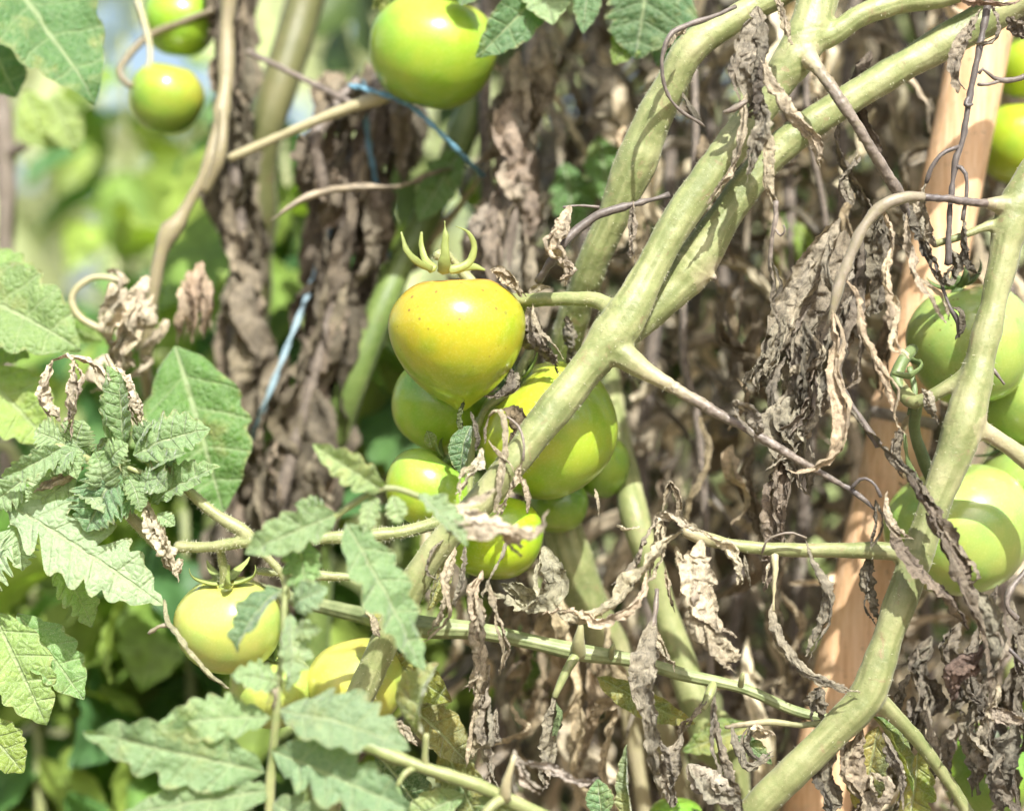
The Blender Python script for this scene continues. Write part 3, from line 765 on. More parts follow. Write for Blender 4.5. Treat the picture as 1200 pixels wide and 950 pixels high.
R5 = [(1022, 815, -.01, 36, 0), (1040, 830, -.006, 24, 0), (1070, 862, .0, 17, 0), (1100, 900, .006, 16, .05), (1130, 945, .012, 15, .05), (1170, 1020, .02, 14, .1)]
R6 = [(1180, 262, -.004, 20, 0), (1155, 265, -.006, 11, .0), (1125, 277, -.006, 10, .02), (1092, 286, -.004, 9, .05)]
R7 = [(1195, 245, -.004, 30, 0), (1168, 240, -.008, 18, .2), (1148, 238, -.012, 13, .85), (1110, 233, -.016, 10, .92), (1082, 231, -.018, 10, .9)]
R8 = [(1010, 828, -.008, 20, 0), (980, 842, -.004, 13, .05), (940, 850, .0, 11, .12), (900, 846, .004, 10, .3), (848, 852, .008, 7, .6)]
stem_network('stem', [R1, R2, R3, R4, R5, R6, R7, R8], rvine, 0.0009, 2400, 2).color = (.95, .93, .95, 1)
# truss stalks among the right-hand fruit
simple_stem('pedicel', [(1062, 466, .006, 16), (1050, 446, .012, 15), (1058, 424, .016, 15), (1070, 408, .024, 12)], rvine, 0, 12, color=(.55, .68, .6))
simple_stem('pedicel', [(1075, 470, .004, 13), (1072, 505, .018, 14), (1085, 545, .026, 14), (1096, 575, .03, 12)], rvine, 0, 12, color=(.5, .62, .55))

# ------------------------------------------------------------------ tomatoes
YG = (0.38, 0.45, 0.025); GRN = (0.31, 0.44, 0.05); LIM = (0.36, 0.46, 0.02); YEL = (0.62, 0.48, 0.02); ORG = (0.66, 0.36, 0.03); DGR = (0.18, 0.33, 0.035)
t = tomato('ripening yellow heart-shaped tomato with upright claw-like sepals', 537, 391, .004, 80, 0.90, (-.05, -.06, 1), (0.55, 0.335, 0.02), (0.42, 0.41, 0.016), (0.30, 0.38, 0.02), 0.84, 0.02, 5, 1.0, 11,
           blush=((0.25, -0.35, 0.9), (0.62, 0.32, 0.035), 0.6), calyx=False)
for pts in ([(505, 316, -.006, 11), (488, 306, -.012, 11), (476, 292, -.014, 8), (470, 272, -.014, 2)],
            [(519, 319, -.016, 18), (521, 303, -.020, 17), (522, 282, -.021, 10), (521, 259, -.021, 2)],
            [(527, 317, -.006, 12), (548, 309, -.004, 12), (556, 292, -.004, 10), (549, 273, -.006, 6), (534, 265, -.008, 2)],
            [(508, 316, .012, 15), (498, 304, .016, 13), (494, 288, .018, 8), (494, 272, .018, 3)],
            [(530, 316, .012, 13), (552, 312, .018, 12), (568, 316, .02, 5)]):
    sepal_path(t, pts, (0.27, 0.32, 0.085))
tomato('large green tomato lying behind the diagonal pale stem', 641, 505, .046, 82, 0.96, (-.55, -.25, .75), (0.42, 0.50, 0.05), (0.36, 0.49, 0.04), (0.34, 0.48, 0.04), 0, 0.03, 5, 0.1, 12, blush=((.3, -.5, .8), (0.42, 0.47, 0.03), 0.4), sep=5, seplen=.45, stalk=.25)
tomato('green tomato half hidden behind the yellow tomato\'s lower left side', 516, 478, .062, 58, 0.9, (.5, -.1, .8), GRN, (0.26, 0.44, 0.03), LIM, .1, .03, 5, 0, 13, seplen=.5, stalk=.2)
tomato('small green tomato below the yellow one, left of the dried tendrils', 500, 572, .034, 48, 0.95, (.55, -.1, .75), (0.28, 0.43, 0.05), GRN, LIM, 0, .03, 5, 0, 14, seplen=.6, stalk=.2)
tomato('bright green tomato lowest in the truss behind a curled dead leaf', 578, 628, .03, 56, 0.93, (.1, .2, 1), LIM, (0.36, 0.52, 0.015), (0.38, 0.52, 0.02), 0, .02, 5, 0, 15, calyx=False)
tomato('shaded green tomato peeping out under the large green one', 652, 592, .085, 36, .9, (0, .3, 1), GRN, DGR, GRN, 0, .02, 5, 0, 16, calyx=False)
tomato('green tomato tip showing at the right edge of the large green one', 702, 545, .10, 36, 1.0, (-.3, .2, 1), GRN, GRN, DGR, .5, .02, 5, 0, 17, calyx=False)
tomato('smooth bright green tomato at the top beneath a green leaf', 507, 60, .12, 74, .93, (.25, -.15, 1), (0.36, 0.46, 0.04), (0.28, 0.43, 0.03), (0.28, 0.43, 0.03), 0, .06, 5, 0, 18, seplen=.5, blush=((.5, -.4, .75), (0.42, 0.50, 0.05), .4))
tomato('small yellowing tomato hanging upper left below another', 195, 115, .19, 42, 1.02, (.25, -.2, 1), (0.38, 0.38, 0.04), (0.25, 0.37, 0.04), (0.19, 0.34, 0.04), 0, .02, 5, .5, 19, blush=((.6, -.4, .6), (0.50, 0.42, .06), .45), calyx=False)
tomato('green tomato upper left crossed by a thin stalk', 211, 26, .21, 42, 1.0, (.1, -.1, 1), (0.28, 0.42, 0.03), (0.26, 0.44, 0.03), (0.2, 0.38, 0.03), 0, .05, 5, 0, 20, calyx=False)
tomato('dull green spotted tomato behind the upright stem on the right', 1137, 402, .05, 70, 1.06, (-.25, -.1, 1), (0.36, 0.46, 0.13), (0.32, 0.44, 0.10), (.27, .40, .07), 0, .03, 5, .7, 21, seplen=.5, sepcol=(.12, .18, .06), stalk=.15)
tomato('green tomato at the right edge below the spotted one', 1203, 468, .085, 58, .95, (-.5, -.1, .8), (0.27, 0.37, 0.09), (0.27, 0.37, 0.08), (.27, .37, .07), 0, .02, 5, 0, 22, seplen=.5, sepcol=(.10, .17, .05), stalk=.1)
tomato('green tomato at the right edge under the pinkish side branch', 1208, 560, .09, 58, .95, (-.6, -.1, .8), (0.27, 0.37, 0.09), (0.27, 0.37, 0.08), (.27, .37, .07), 0, .02, 5, 0, 23, seplen=.6, sepcol=(.10, .17, .05), stalk=.1)
tomato('big glossy green tomato low on the right behind the forked stem', 1124, 620, .056, 83, .93, (-.25, -.1, 1), (0.34, 0.46, 0.12), (0.34, 0.46, 0.10), (0.36, 0.46, 0.10), .1, .02, 5, 0, 24, calyx=False)
tomato('pale yellow-green tomato under the leafy shoot on the left', 268, 732, .012, 60, .96, (-.03, -.3, 1), (0.50, 0.48, 0.11), (0.42, 0.48, 0.11), (0.40, 0.47, 0.09), 0, .045, 5, .15, 25, seplen=.75, sepup=.75, sepcol=(.30, .36, .11), stalk=.35)
tomato('yellow-green tomato half hidden by pale leaves beneath the left one', 318, 806, .03, 48, .95, (.1, -.4, 1), (0.42, 0.46, 0.10), (0.37, 0.45, 0.09), (.33, .43, .07), 0, .03, 5, 0, 26, seplen=.6, stalk=.2)
tomato('yellow tomato behind blurred leaves at the lower left centre', 418, 800, .03, 56, .95, (-.2, -.2, 1), (0.50, 0.47, 0.10), (0.46, 0.47, 0.09), (0.38, 0.45, 0.07), 0, .03, 5, 0, 27, calyx=False)
tomato('blurred bright lime tomato at the upper right edge beyond the cane', 1198, 168, .15, 52, .95, (0, 0, 1), LIM, (0.33, 0.45, 0.03), LIM, 0, .02, 5, 0, 28, calyx=False)
tomato('blurred green tomato above the lime one beyond the cane', 1202, 78, .17, 40, .95, (0, 0, 1), GRN, (0.36, 0.46, 0.02), YG, 0, .02, 5, 0, 29, calyx=False)
tomato('dark green tomato in the bottom right corner under withered leaves', 1158, 905, .09, 56, .95, (-.1, -.7, .8), (0.13, 0.24, 0.03), (0.16, 0.28, 0.03), DGR, 0, .03, 5, 0, 30, seplen=.8, sepcol=(.09, .11, .06), stalk=.1)
tomato('small dark green tomato at the bottom edge below a hanging dry leaf', 792, 955, .06, 30, .7, (0, 0, 1), DGR, DGR, DGR, 0, .02, 5, 0, 31, calyx=False)
tomato('pale green tomato at the right edge beside the withered leaf curtain', 1222, 800, .12, 44, .95, (0, 0, 1), (.4, .46, .2), (.38, .45, .18), GRN, 0, .02, 5, 0, 32, calyx=False)

# ------------------------------------------------------------------ bamboo cane
def m_cane():
    m, nt = mat_new('cane'); tc = node(nt, 'ShaderNodeTexCoord').outputs['Object']
    mp = node(nt, 'ShaderNodeMapping'); mp.inputs['Scale'].default_value = (1, 1, 0.04); mp.inputs['Rotation'].default_value = (0, .2, 0); nt.links.new(tc, mp.inputs[0])
    gr = noise(nt, mp.outputs[0], 420, 4, .65); bl = noise(nt, tc, 38, 5, .65, .8); sp = noise(nt, tc, 300, 4, .7)
    c = ramp(nt, gr, [(.3, (.57, .335, .17)), (.5, (.70, .45, .25)), (.7, (.79, .56, .355))])
    c = mix(nt, ramp(nt, bl, [(.54, (0, 0, 0)), (.72, (.55, .55, .55))]), c, (.40, .29, .19))
    c = mix(nt, ramp(nt, sp, [(.62, (0, 0, 0)), (.7, (.8, .8, .8))]), c, (.16, .11, .075))
    s = node(nt, 'ShaderNodeBsdfPrincipled'); nt.links.new(c, s.inputs['Base Color']); s.inputs['Roughness'].default_value = .4
    nt.links.new(bump(nt, math_(nt, 'ADD', gr, math_(nt, 'MULTIPLY', sp, .5)), .5, .0008), s.inputs['Normal']); out(nt, s.outputs[0]); return m


M_CANE = m_cane()
M_NODE = m_simple('cane_node', (0.14, 0.11, 0.09), (0.40, 0.35, 0.30), 160, 0.6, 0.6, 0.001)
cane = thing('bamboo_cane', 'orange bamboo cane standing behind the right-hand stem', 'cane', tuple(P(780, 2500, .12)))
ca_, cb_ = P(1170, -60, .11), P(985, 830, .12); dv = (cb_ - ca_); dv /= np.linalg.norm(dv)
full = [ca_ - dv * .0]; s_ = 0
tot = (ca_[2] - 0.02) / -dv[2]
def cane_r(s): return np.interp(s, [0, .4, 1.2], [PX(35, .11), PX(38, .12), PX(42, .12)])
s0 = -.02
node_s = [(P(1052, 478, .11)[2] - ca_[2]) / dv[2]]
node_s = [node_s[0] + .235 * k for k in (-1, 0, 1, 2, 3) if -.05 < node_s[0] + .235 * k < tot]
ss = np.unique(np.concatenate([np.linspace(0, tot, 160)] + [np.linspace(q - .012, q + .012, 19) for q in node_s]))
cl = ca_ + ss[:, None] * dv + np.stack([0.0015 * np.sin(ss * 9), ss * 0, ss * 0], 1)
rad = cane_r(ss)
for q in node_s: rad = rad * (1 + 0.075 * np.exp(-((ss - q) / .0035) ** 2) - 0.05 * np.exp(-((ss - q - .0075) / .0022) ** 2))
V, F = tube(cl, rad, 28, rough=0.02); put('culm', V, F, M_CANE, cane)
for q in node_s:
    sq = np.linspace(q + .002, q + .008, 7); c_ = ca_ + sq[:, None] * dv + np.stack([0.0015 * np.sin(sq * 9), sq * 0, sq * 0], 1)
    V, F = tube(c_, cane_r(sq) * (1.045 + .03 * np.sin(np.linspace(0, 3.14, 7))), 28, rough=0.03); put('node_ring', V, F, M_NODE, cane)
# brown stick far left
st = thing('garden_stick', 'blurred brown stick at the far left edge', 'stick', tuple(P(10, 2200, .35)))
simple_stem('stick', [(-6, 60, .35, 14), (4, 150, .35, 24), (8, 240, .35, 22), (6, 330, .35, 20), (8, 700, .35, 20), (10, 2200, .35, 22)], st, .72, 14, seed=3)
simple_stem('twig', [(8, 180, .35, 16), (25, 172, .34, 12), (40, 165, .33, 5)], st, .8, 8)

# ------------------------------------------------------------------ twine
def twine(label, pts, mat, strands=2):
    o = thing('twine', label, 'twine', tuple(P(*pts[0][:3])))
    a = np.array([P(*q[:3]) for q in pts]); w = PX(pts[0][3], pts[0][2]) / 2
    c = crom(a, 120); t_, n_, b_ = frames(c)
    for k in range(strands):
        ph = np.linspace(0, 34, 120) + k * 6.28 / strands
        cc = c + (np.cos(ph)[:, None] * n_ + np.sin(ph)[:, None] * b_) * w * .45
        V, F = tube(cc, np.full(120, w * .62), 8, rough=.2, seed=k); put('strand', V, F, mat, o)
twine('bright blue twine wound behind the top green tomato', [(410, 100, .13, 6.5), (440, 108, .12, 9), (480, 124, .12, 9), (515, 155, .12, 9), (545, 185, .13, 9), (566, 206, .15, 9)], M_TWINE)
twine('blue twine dropping straight down left of the top tomato', [(425, 95, .17, 7), (428, 130, .17, 10), (432, 170, .175, 10), (440, 215, .18, 10), (445, 260, .2, 9), (458, 310, .2, 9)], M_TWINE)
twine('pale faded twine slanting down between two brown withered columns', [(412, 180, .2, 7), (390, 255, .19, 11), (364, 335, .18, 12), (336, 408, .165, 13), (308, 480, .16, 13), (290, 530, .2, 12)], M_TWINE2)

# ------------------------------------------------------------------ withered leaves of the vine in focus
W = vine
# bundle hanging from the top fork
dry(W, [(888, 8, -.014), (880, 40, -.02), (872, 70, -.022), (880, 105, -.02), (892, 130, -.02)], 34, GREY, roll=1.7, twist=1.0)
dry(W, [(895, 25, -.022), (890, 70, -.026), (885, 110, -.026), (872, 135, -.022)], 26, DARK, roll=2.4)
dry(W, [(892, 60, -.024), (905, 95, -.028), (925, 130, -.028), (945, 160, -.026), (963, 198, -.024)], 21, TAN, roll=2.6, twist=2.5)
dry(W, [(888, 95, -.026), (892, 140, -.03), (884, 175, -.03), (878, 205, -.026)], 26, GREY, roll=2.2)
dry(W, [(876, 110, -.022), (866, 160, -.026), (852, 200, -.024), (830, 240, -.022)], 18, TAN, roll=2.8, twist=3)
dry(W, [(893, 120, -.028), (899, 165, -.03), (902, 205, -.03), (911, 236, -.028)], 17, TAN, roll=2.6)
twig(W, [(910, 236, -.028, 7), (908, 262, -.028, 5), (903, 290, -.026, 5), (902, 318, -.024, 4)], .85)
dry(W, [(903, 300, -.026), (908, 330, -.026), (905, 355, -.024), (912, 385, -.022), (908, 408, -.02)], 12, GREY, roll=2.8, twist=4)
twig(W, [(908, 268, -.028, 3), (915, 276, -.03, 3), (920, 270, -.032, 2.5), (918, 264, -.032, 2)], .85)
dry(W, [(908, -12, -.01), (916, 15, -.018), (922, 35, -.022), (931, 52, -.024)], 17, TAN, roll=2.5)
twig(W, [(862, 8, -.008, 5), (835, 20, -.014, 6), (805, 30, -.018, 7), (785, 42, -.022, 6), (776, 70, -.022, 5), (780, 105, -.02, 5), (795, 128, -.018, 4), (826, 148, -.012, 3)], .9)
dry(W, [(806, 32, -.004), (790, 45, -.01), (782, 58, -.01)], 14, TAN)
twig(W, [(848, 132, -.022, 5), (862, 126, -.024, 8), (875, 118, -.024, 5)], .7)
dry(W, [(800, 108, -.0), (812, 130, -.004), (826, 150, -.006)], 8, DARK, roll=2)
# dark petiole across the left stem and its hanging leaf
twig(W, [(784, 229, .008, 6), (740, 240, .0, 8), (705, 250, -.002, 10), (680, 266, -.002, 10), (662, 284, -.004, 11), (645, 308, -.002, 11), (630, 330, .004, 9)], .93)
dry(W, [(668, 240, -.008), (660, 262, -.012), (650, 285, -.012), (660, 310, -.01), (664, 335, -.008)], 26, TAN, roll=1.2, twist=.8)
dry(W, [(742, 235, .0), (746, 262, -.004), (742, 285, -.006), (738, 305, -.004)], 16, GREY)
twig(W, [(660, 243, -.006, 3), (680, 241, -.004, 3), (702, 243, -.002, 4)], .9)
# around the peduncle
dry(W, [(575, 316, .0), (590, 322, -.004), (604, 334, -.004), (612, 348, -.002)], 16, TAN)
dry(W, [(618, 345, .004), (632, 338, .002), (645, 334, .0)], 11, TAN)
dry(W, [(618, 360, .012), (626, 395, .01), (640, 415, .012), (655, 425, .014)], 28, GREY, roll=1.4)
dry(W, [(624, 355, .006), (632, 385, .002), (648, 402, .004), (660, 420, .006)], 10, TAN, roll=2.8)
dry(W, [(664, 370, .04), (668, 400, .04), (662, 430, .045)], 30, GREY)
# dried flower remains in front of the truss
dry(W, [(551, 482, -.018), (556, 500, -.02), (560, 515, -.02), (558, 530, -.018)], 9, DARK)
dry(W, [(572, 488, -.02), (582, 479, -.024), (590, 486, -.026), (593, 515, -.026), (589, 545, -.026), (586, 575, -.026), (580, 602, -.024)], 11, TAN, roll=1.6, prof=.3)
twig(W, [(594, 488, -.024, 3), (608, 500, -.024, 3), (614, 520, -.026, 3), (613, 540, -.026, 3)], .72)
dry(W, [(565, 525, -.022), (558, 545, -.028), (548, 560, -.032), (535, 580, -.036)], 20, BEIGE, roll=1.5, twist=.6)
dry(W, [(612, 540, -.024), (604, 560, -.026), (594, 582, -.026), (586, 605, -.024)], 15, TAN, roll=2.4)
dry(W, [(572, 515, -.024), (582, 530, -.026), (598, 545, -.026), (604, 556, -.026)], 9, TAN, roll=2.6)
dry(W, [(608, 556, -.024), (617, 578, -.024), (620, 602, -.022)], 10, TAN, roll=2.6)
dry(W, [(568, 520, -.022), (570, 500, -.022), (575, 486, -.02)], 6, GREY)
dry(W, [(697, 572, .02), (702, 588, .016), (700, 606, .016)], 8, TAN, roll=2)
# pale crumpled leaf thrust forward
dry(W, [(510, 598, -.075), (535, 592, -.08), (562, 585, -.08), (580, 572, -.075)], 16, BEIGE, roll=1.6)
dry(W, [(525, 588, -.075), (550, 600, -.08), (580, 612, -.082), (608, 618, -.08), (628, 612, -.078)], 46, BEIGE, roll=1.0, twist=.5, a0=1.7, crinkle=.16)
dry(W, [(590, 618, -.078), (604, 634, -.076), (612, 642, -.074)], 22, BEIGE, roll=1.6)
# dangling below the truss
dry(W, [(520, 632, -.02), (508, 648, -.022), (502, 668, -.022), (514, 680, -.02)], 11, GREY, roll=2.8)
dry(W, [(534, 640, -.022), (530, 675, -.024), (524, 705, -.024), (516, 726, -.022), (500, 745, -.02)], 19, TAN, roll=2.4, twist=2)
dry(W, [(545, 640, -.02), (542, 680, -.022), (532, 712, -.02)], 15, GREY, roll=2.6)
dry(W, [(566, 668, -.02), (552, 700, -.024), (550, 740, -.026), (556, 775, -.026), (548, 810, -.024)], 25, TAN, roll=2.0, twist=1.6)
dry(W, [(555, 690, -.022), (560, 735, -.026), (564, 780, -.026), (556, 830, -.022)], 22, TAN, roll=2.4)
dry(W, [(572, 680, -.018), (582, 710, -.02), (590, 735, -.02), (596, 760, -.018), (586, 790, -.018)], 16, TAN, roll=2.8, twist=3)
dry(W, [(574, 778, -.018), (572, 815, -.02), (568, 850, -.02), (576, 880, -.018), (572, 925, -.016)], 26, GREY, roll=2.2, twist=2)
dry(W, [(558, 820, -.02), (560, 860, -.02), (552, 890, -.018)], 16, TAN, roll=2.6)
dry(W, [(582, 830, -.018), (578, 855, -.02), (588, 870, -.02)], 13, GREY, roll=2.6)
dry(W, [(598, 630, -.02), (588, 655, -.022), (575, 680, -.022), (566, 700, -.022)], 9, GREY, prof=.3)
dry(W, [(638, 640, .0), (645, 665, -.006), (650, 685, -.006), (630, 700, -.004), (600, 690, .004), (585, 682, .01)], 34, (0.36, 0.34, 0.26), roll=1.3, twist=.6)
# shoot of crumpled leaves at the far end of the horizontal side stem
Wr = rvine
dry(Wr, [(800, 622, -.02), (780, 640, -.026), (758, 668, -.03), (730, 698, -.03), (705, 716, -.028), (680, 726, -.026), (655, 718, -.022), (649, 706, -.02)], 30, TAN, roll=2.0, twist=1.2)
dry(Wr, [(772, 600, -.014), (755, 630, -.018), (740, 660, -.02), (722, 690, -.02)], 18, GREY, roll=2.6)
dry(Wr, [(778, 610, -.018), (770, 645, -.022), (760, 680, -.022)], 24, TAN, roll=2.2)
dry(Wr, [(792, 612, -.016), (796, 588, -.018), (788, 566, -.018), (780, 572, -.018), (776, 600, -.018)], 12, TAN, roll=2.4)
dry(Wr, [(768, 603, -.018), (785, 604, -.024), (805, 612, -.026), (826, 624, -.024)], 16, BEIGE, roll=2.4)
dry(Wr, [(822, 622, -.024), (838, 635, -.026), (858, 645, -.026), (868, 665, -.024), (866, 684, -.022)], 17, BEIGE, roll=2.6)
dry(Wr, [(822, 632, -.022), (818, 665, -.026), (822, 700, -.028), (838, 728, -.03), (845, 740, -.03)], 40, BEIGE, roll=1.2, twist=.6, a0=.2)
dry(Wr, [(815, 690, -.026), (824, 730, -.03), (845, 758, -.03), (872, 775, -.028)], 30, TAN, roll=1.4, twist=.8)
dry(Wr, [(792, 640, -.016), (800, 670, -.018), (797, 700, -.018)], 14, TAN, roll=2.4)
dry(Wr, [(780, 665, -.012), (786, 695, -.014), (792, 718, -.014)], 11, TAN, roll=2.6)
dry(Wr, [(722, 616, -.012), (735, 622, -.014), (750, 617, -.014)], 9, BEIGE)
dry(Wr, [(872, 650, -.018), (876, 675, -.018), (882, 695, -.016)], 7, GREY)
# long single leaf below
twig(Wr, [(770, 690, -.008, 5), (768, 715, -.012, 6), (764, 735, -.014, 8)], .85)
dry(Wr, [(766, 725, -.014), (758, 765, -.018), (754, 805, -.02), (762, 850, -.02), (770, 900, -.018), (776, 935, -.014)], 30, GREY, roll=1.1, twist=.7, a0=.3)
dry(Wr, [(768, 735, -.012), (778, 762, -.014), (792, 780, -.012)], 15, TAN, roll=2)
dry(Wr, [(800, 858, -.01), (790, 885, -.014), (782, 910, -.014), (788, 945, -.012)], 24, GREY, roll=1.6)
dry(Wr, [(806, 895, -.012), (825, 915, -.014), (848, 935, -.014), (870, 960, -.012)], 34, (0.34, .31, .27), roll=1.0, twist=.5)
# strips from the side stem
dry(Wr, [(944, 632, -.014), (950, 660, -.018), (964, 690, -.018), (966, 720, -.016), (955, 745, -.014), (942, 770, -.012)], 20, GREY, roll=2.0, twist=2)
twig(Wr, [(908, 650, -.006, 10), (908, 668, -.008, 7), (907, 690, -.008, 4), (906, 715, -.008, 5)], .35)
dry(Wr, [(906, 705, -.008), (912, 740, -.012), (926, 765, -.014), (940, 785, -.016), (962, 800, -.02), (990, 806, -.024), (1008, 812, -.022)], 20, GREY, roll=2.4, twist=2)
dry(Wr, [(905, 655, -.006), (900, 670, -.006), (896, 685, -.004)], 7, TAN)
twig(Wr, [(893, 648, -.006, 3), (900, 632, -.01, 3), (925, 624, -.012, 3), (945, 630, -.012, 3)], .7)
# lower fringe left of the fork
dry(Wr, [(960, 805, -.006), (958, 825, -.006), (962, 842, -.004)], 24, DARK)
dry(Wr, [(885, 846, -.002), (890, 855, -.004), (900, 866, -.004)], 22, TAN, roll=1.4)
dry(Wr, [(838, 815, .0), (836, 850, -.004), (846, 890, -.006), (858, 920, -.006), (870, 955, -.004)], 22, GREY, roll=2.2)
dry(Wr, [(858, 850, .0), (868, 880, -.004), (880, 900, -.004), (905, 880, 0)], 15, GREY, roll=2.4)
dry(Wr, [(878, 850, .0), (876, 872, -.002), (892, 892, -.002)], 13, DARK, roll=2.4)
# the curtain under the arched dead petiole
twig(Wr, [(1082, 231, -.018, 10), (1060, 231, -.022, 12), (1035, 240, -.024, 14), (1012, 266, -.024, 14), (992, 310, -.024, 13), (978, 350, -.024, 12), (972, 380, -.022, 8)], .62)
C1 = (0.46, 0.385, 0.30)
dry(Wr, [(975, 360, -.024), (980, 400, -.026), (976, 440, -.026), (984, 480, -.026), (980, 515, -.026), (972, 535, -.024), (950, 548, -.022), (932, 552, -.02)], 20, C1, roll=2.5, twist=2.5)
dry(Wr, [(988, 322, -.024), (1006, 350, -.026), (1012, 385, -.028), (1030, 425, -.028), (1044, 460, -.026), (1052, 490, -.024), (1057, 505, -.022)], 17, C1, roll=2.7, twist=3)
dry(Wr, [(1036, 246, -.022), (1048, 280, -.026), (1042, 320, -.028), (1048, 360, -.03), (1052, 395, -.03), (1068, 420, -.03)], 22, C1, roll=2.2, twist=2)
dry(Wr, [(1062, 250, -.02), (1068, 290, -.026), (1076, 325, -.03), (1095, 350, -.032), (1108, 378, -.03)], 18, TAN, roll=2.5, twist=2)
dry(Wr, [(1006, 372, -.02), (1014, 395, -.022), (1010, 420, -.022), (1000, 445, -.02), (994, 458, -.02)], 14, GREY, roll=2.6)
twig(Wr, [(975, 380, -.022, 6), (982, 425, -.022, 5), (990, 460, -.02, 7), (1012, 496, -.02, 9), (1030, 522, -.022, 10)], .92)
dry(Wr, [(994, 478, -.022), (1014, 505, -.024), (1036, 525, -.026), (1058, 548, -.028), (1080, 575, -.03), (1095, 600, -.032)], 23, DARK, roll=2.0, twist=1.5)
dry(Wr, [(1056, 500, -.022), (1050, 530, -.024), (1058, 555, -.026)], 14, DARK)
dry(Wr, [(1060, 548, -.028), (1082, 590, -.034), (1104, 625, -.036), (1128, 660, -.036), (1140, 690, -.034)], 30, (0.20, 0.165, 0.14), roll=1.6, twist=1.2)
dry(Wr, [(1045, 615, -.026), (1060, 645, -.032), (1085, 672, -.034), (1108, 700, -.034), (1135, 735, -.03)], 32, (0.20, 0.165, 0.14), roll=1.6)
dry(Wr, [(1085, 600, -.034), (1115, 645, -.038), (1140, 690, -.036), (1158, 735, -.032), (1166, 790, -.03), (1160, 820, -.028)], 26, (0.21, 0.175, 0.15), roll=2.0, twist=2)
dry(Wr, [(1138, 690, -.03), (1160, 720, -.034), (1165, 760, -.034), (1155, 800, -.03)], 34, GREY, roll=1.4)
dry(Wr, [(1040, 575, -.024), (1042, 600, -.028), (1052, 620, -.03), (1070, 632, -.03)], 12, TAN, roll=1.8)
dry(Wr, [(1018, 650, -.004), (1014, 675, -.006), (1024, 700, -.006), (1030, 725, -.004)], 22, DARK)
twig(Wr, [(998, 572, -.02, 4), (1010, 560, -.022, 4), (1024, 566, -.024, 4), (1032, 582, -.024, 5)], .97)
dry(Wr, [(1026, 585, -.02), (1028, 615, -.02), (1020, 640, -.018)], 12, DARK)
# grey mass behind the curtain
for pts, w, c in (([(985, 255, .01), (965, 290, .012), (945, 330, .014), (925, 365, .014), (915, 400, .014), (890, 440, .012), (886, 465, .012)], 40, GREY),
                  ([(990, 270, .012), (975, 330, .014), (955, 390, .016), (940, 430, .016), (925, 480, .014)], 46, GREY),
                  ([(1005, 265, .01), (1000, 320, .012), (990, 370, .012), (975, 410, .014), (965, 460, .014), (945, 500, .012)], 40, DARK),
                  ([(955, 420, .008), (950, 470, .006), (930, 500, .006), (912, 530, .006), (910, 575, .006), (912, 640, .008)], 34, (0.22, .185, .16)),
                  ([(960, 440, .008), (945, 490, .004), (920, 520, .002), (906, 545, .002)], 26, GREY),
                  ([(920, 540, .006), (908, 590, .006), (905, 640, .008), (900, 690, .01)], 30, (.25, .21, .18)),
                  ([(1035, 240, .012), (1025, 290, .014), (1030, 330, .014), (1020, 370, .014)], 34, DARK),
                  ([(1000, 240, .02), (985, 215, .02), (1010, 180, .022)], 20, GREY),
                  ([(985, 140, .03), (980, 175, .03), (1000, 215, .03), (1020, 250, .03), (1045, 290, .03)], 34, DARK),
                  ([(1020, 60, .035), (1010, 110, .035), (1016, 150, .035), (1040, 190, .035)], 28, (.2, .17, .15)),
                  ([(920, 370, .01), (905, 405, .008), (898, 440, .008)], 20, GREY),
                  ([(1060, 240, .02), (1075, 270, .02), (1085, 300, .02), (1100, 330, .02)], 34, DARK)):
    dry(Wr, pts, w, c, roll=1.5, twist=1.0)
dry(Wr, [(858, 470, -.02), (876, 480, -.026), (888, 500, -.026), (890, 512, -.022)], 20, GREY, roll=1.2)
# dark thin vine over the cane
twig(Wr, [(1160, -20, -.006, 7), (1155, 20, -.008, 8), (1147, 60, -.01, 7), (1140, 95, -.01, 8), (1134, 130, -.01, 7), (1128, 165, -.01, 8), (1120, 192, -.01, 8), (1115, 225, -.01, 7), (1112, 262, -.01, 6), (1111, 310, -.008, 8)], .96)
twig(Wr, [(1124, 172, -.01, 5), (1108, 178, -.012, 5), (1094, 192, -.012, 5), (1085, 214, -.01, 5)], .96)
twig(Wr, [(1118, 194, -.01, 5), (1130, 200, -.012, 5), (1133, 222, -.012, 5), (1128, 258, -.012, 5)], .96)
twig(Wr, [(1215, 82, .0, 6), (1195, 92, -.004, 7), (1172, 94, -.006, 6), (1158, 86, -.008, 4), (1150, 80, -.008, 3), (1147, 86, -.008, 3)], .9)
twig(Wr, [(1172, 95, -.006, 4), (1158, 99, -.008, 4), (1146, 99, -.008, 4)], .9)
twig(Wr, [(1137, 112, -.01, 6), (1132, 124, -.012, 7), (1140, 122, -.012, 4)], .96, 'bud')
dry(Wr, [(1150, 10, -.004), (1138, 35, -.01), (1126, 58, -.012), (1120, 85, -.012), (1122, 108, -.01)], 20, GREY, roll=2.2)
dry(Wr, [(1160, 5, -.006), (1172, 25, -.012), (1168, 45, -.012), (1150, 52, -.012), (1140, 48, -.01)], 15, GREY, roll=2.2)
dry(Wr, [(1120, -2, -.006), (1150, 2, -.012), (1185, 4, -.012), (1200, -4, -.01)], 12, (.36, .28, .24), roll=2)
dry(Wr, [(1180, 20, -.002), (1195, 35, -.004), (1205, 50, -.004)], 26, DARK)
dry(Wr, [(1085, 212, -.008), (1082, 240, -.01), (1088, 265, -.012), (1094, 290, -.01)], 20, GREY, roll=1.6)
dry(Wr, [(1112, 290, -.004), (1118, 310, -.006), (1114, 330, -.006), (1106, 318, -.006)], 26, DARK, roll=1.5)
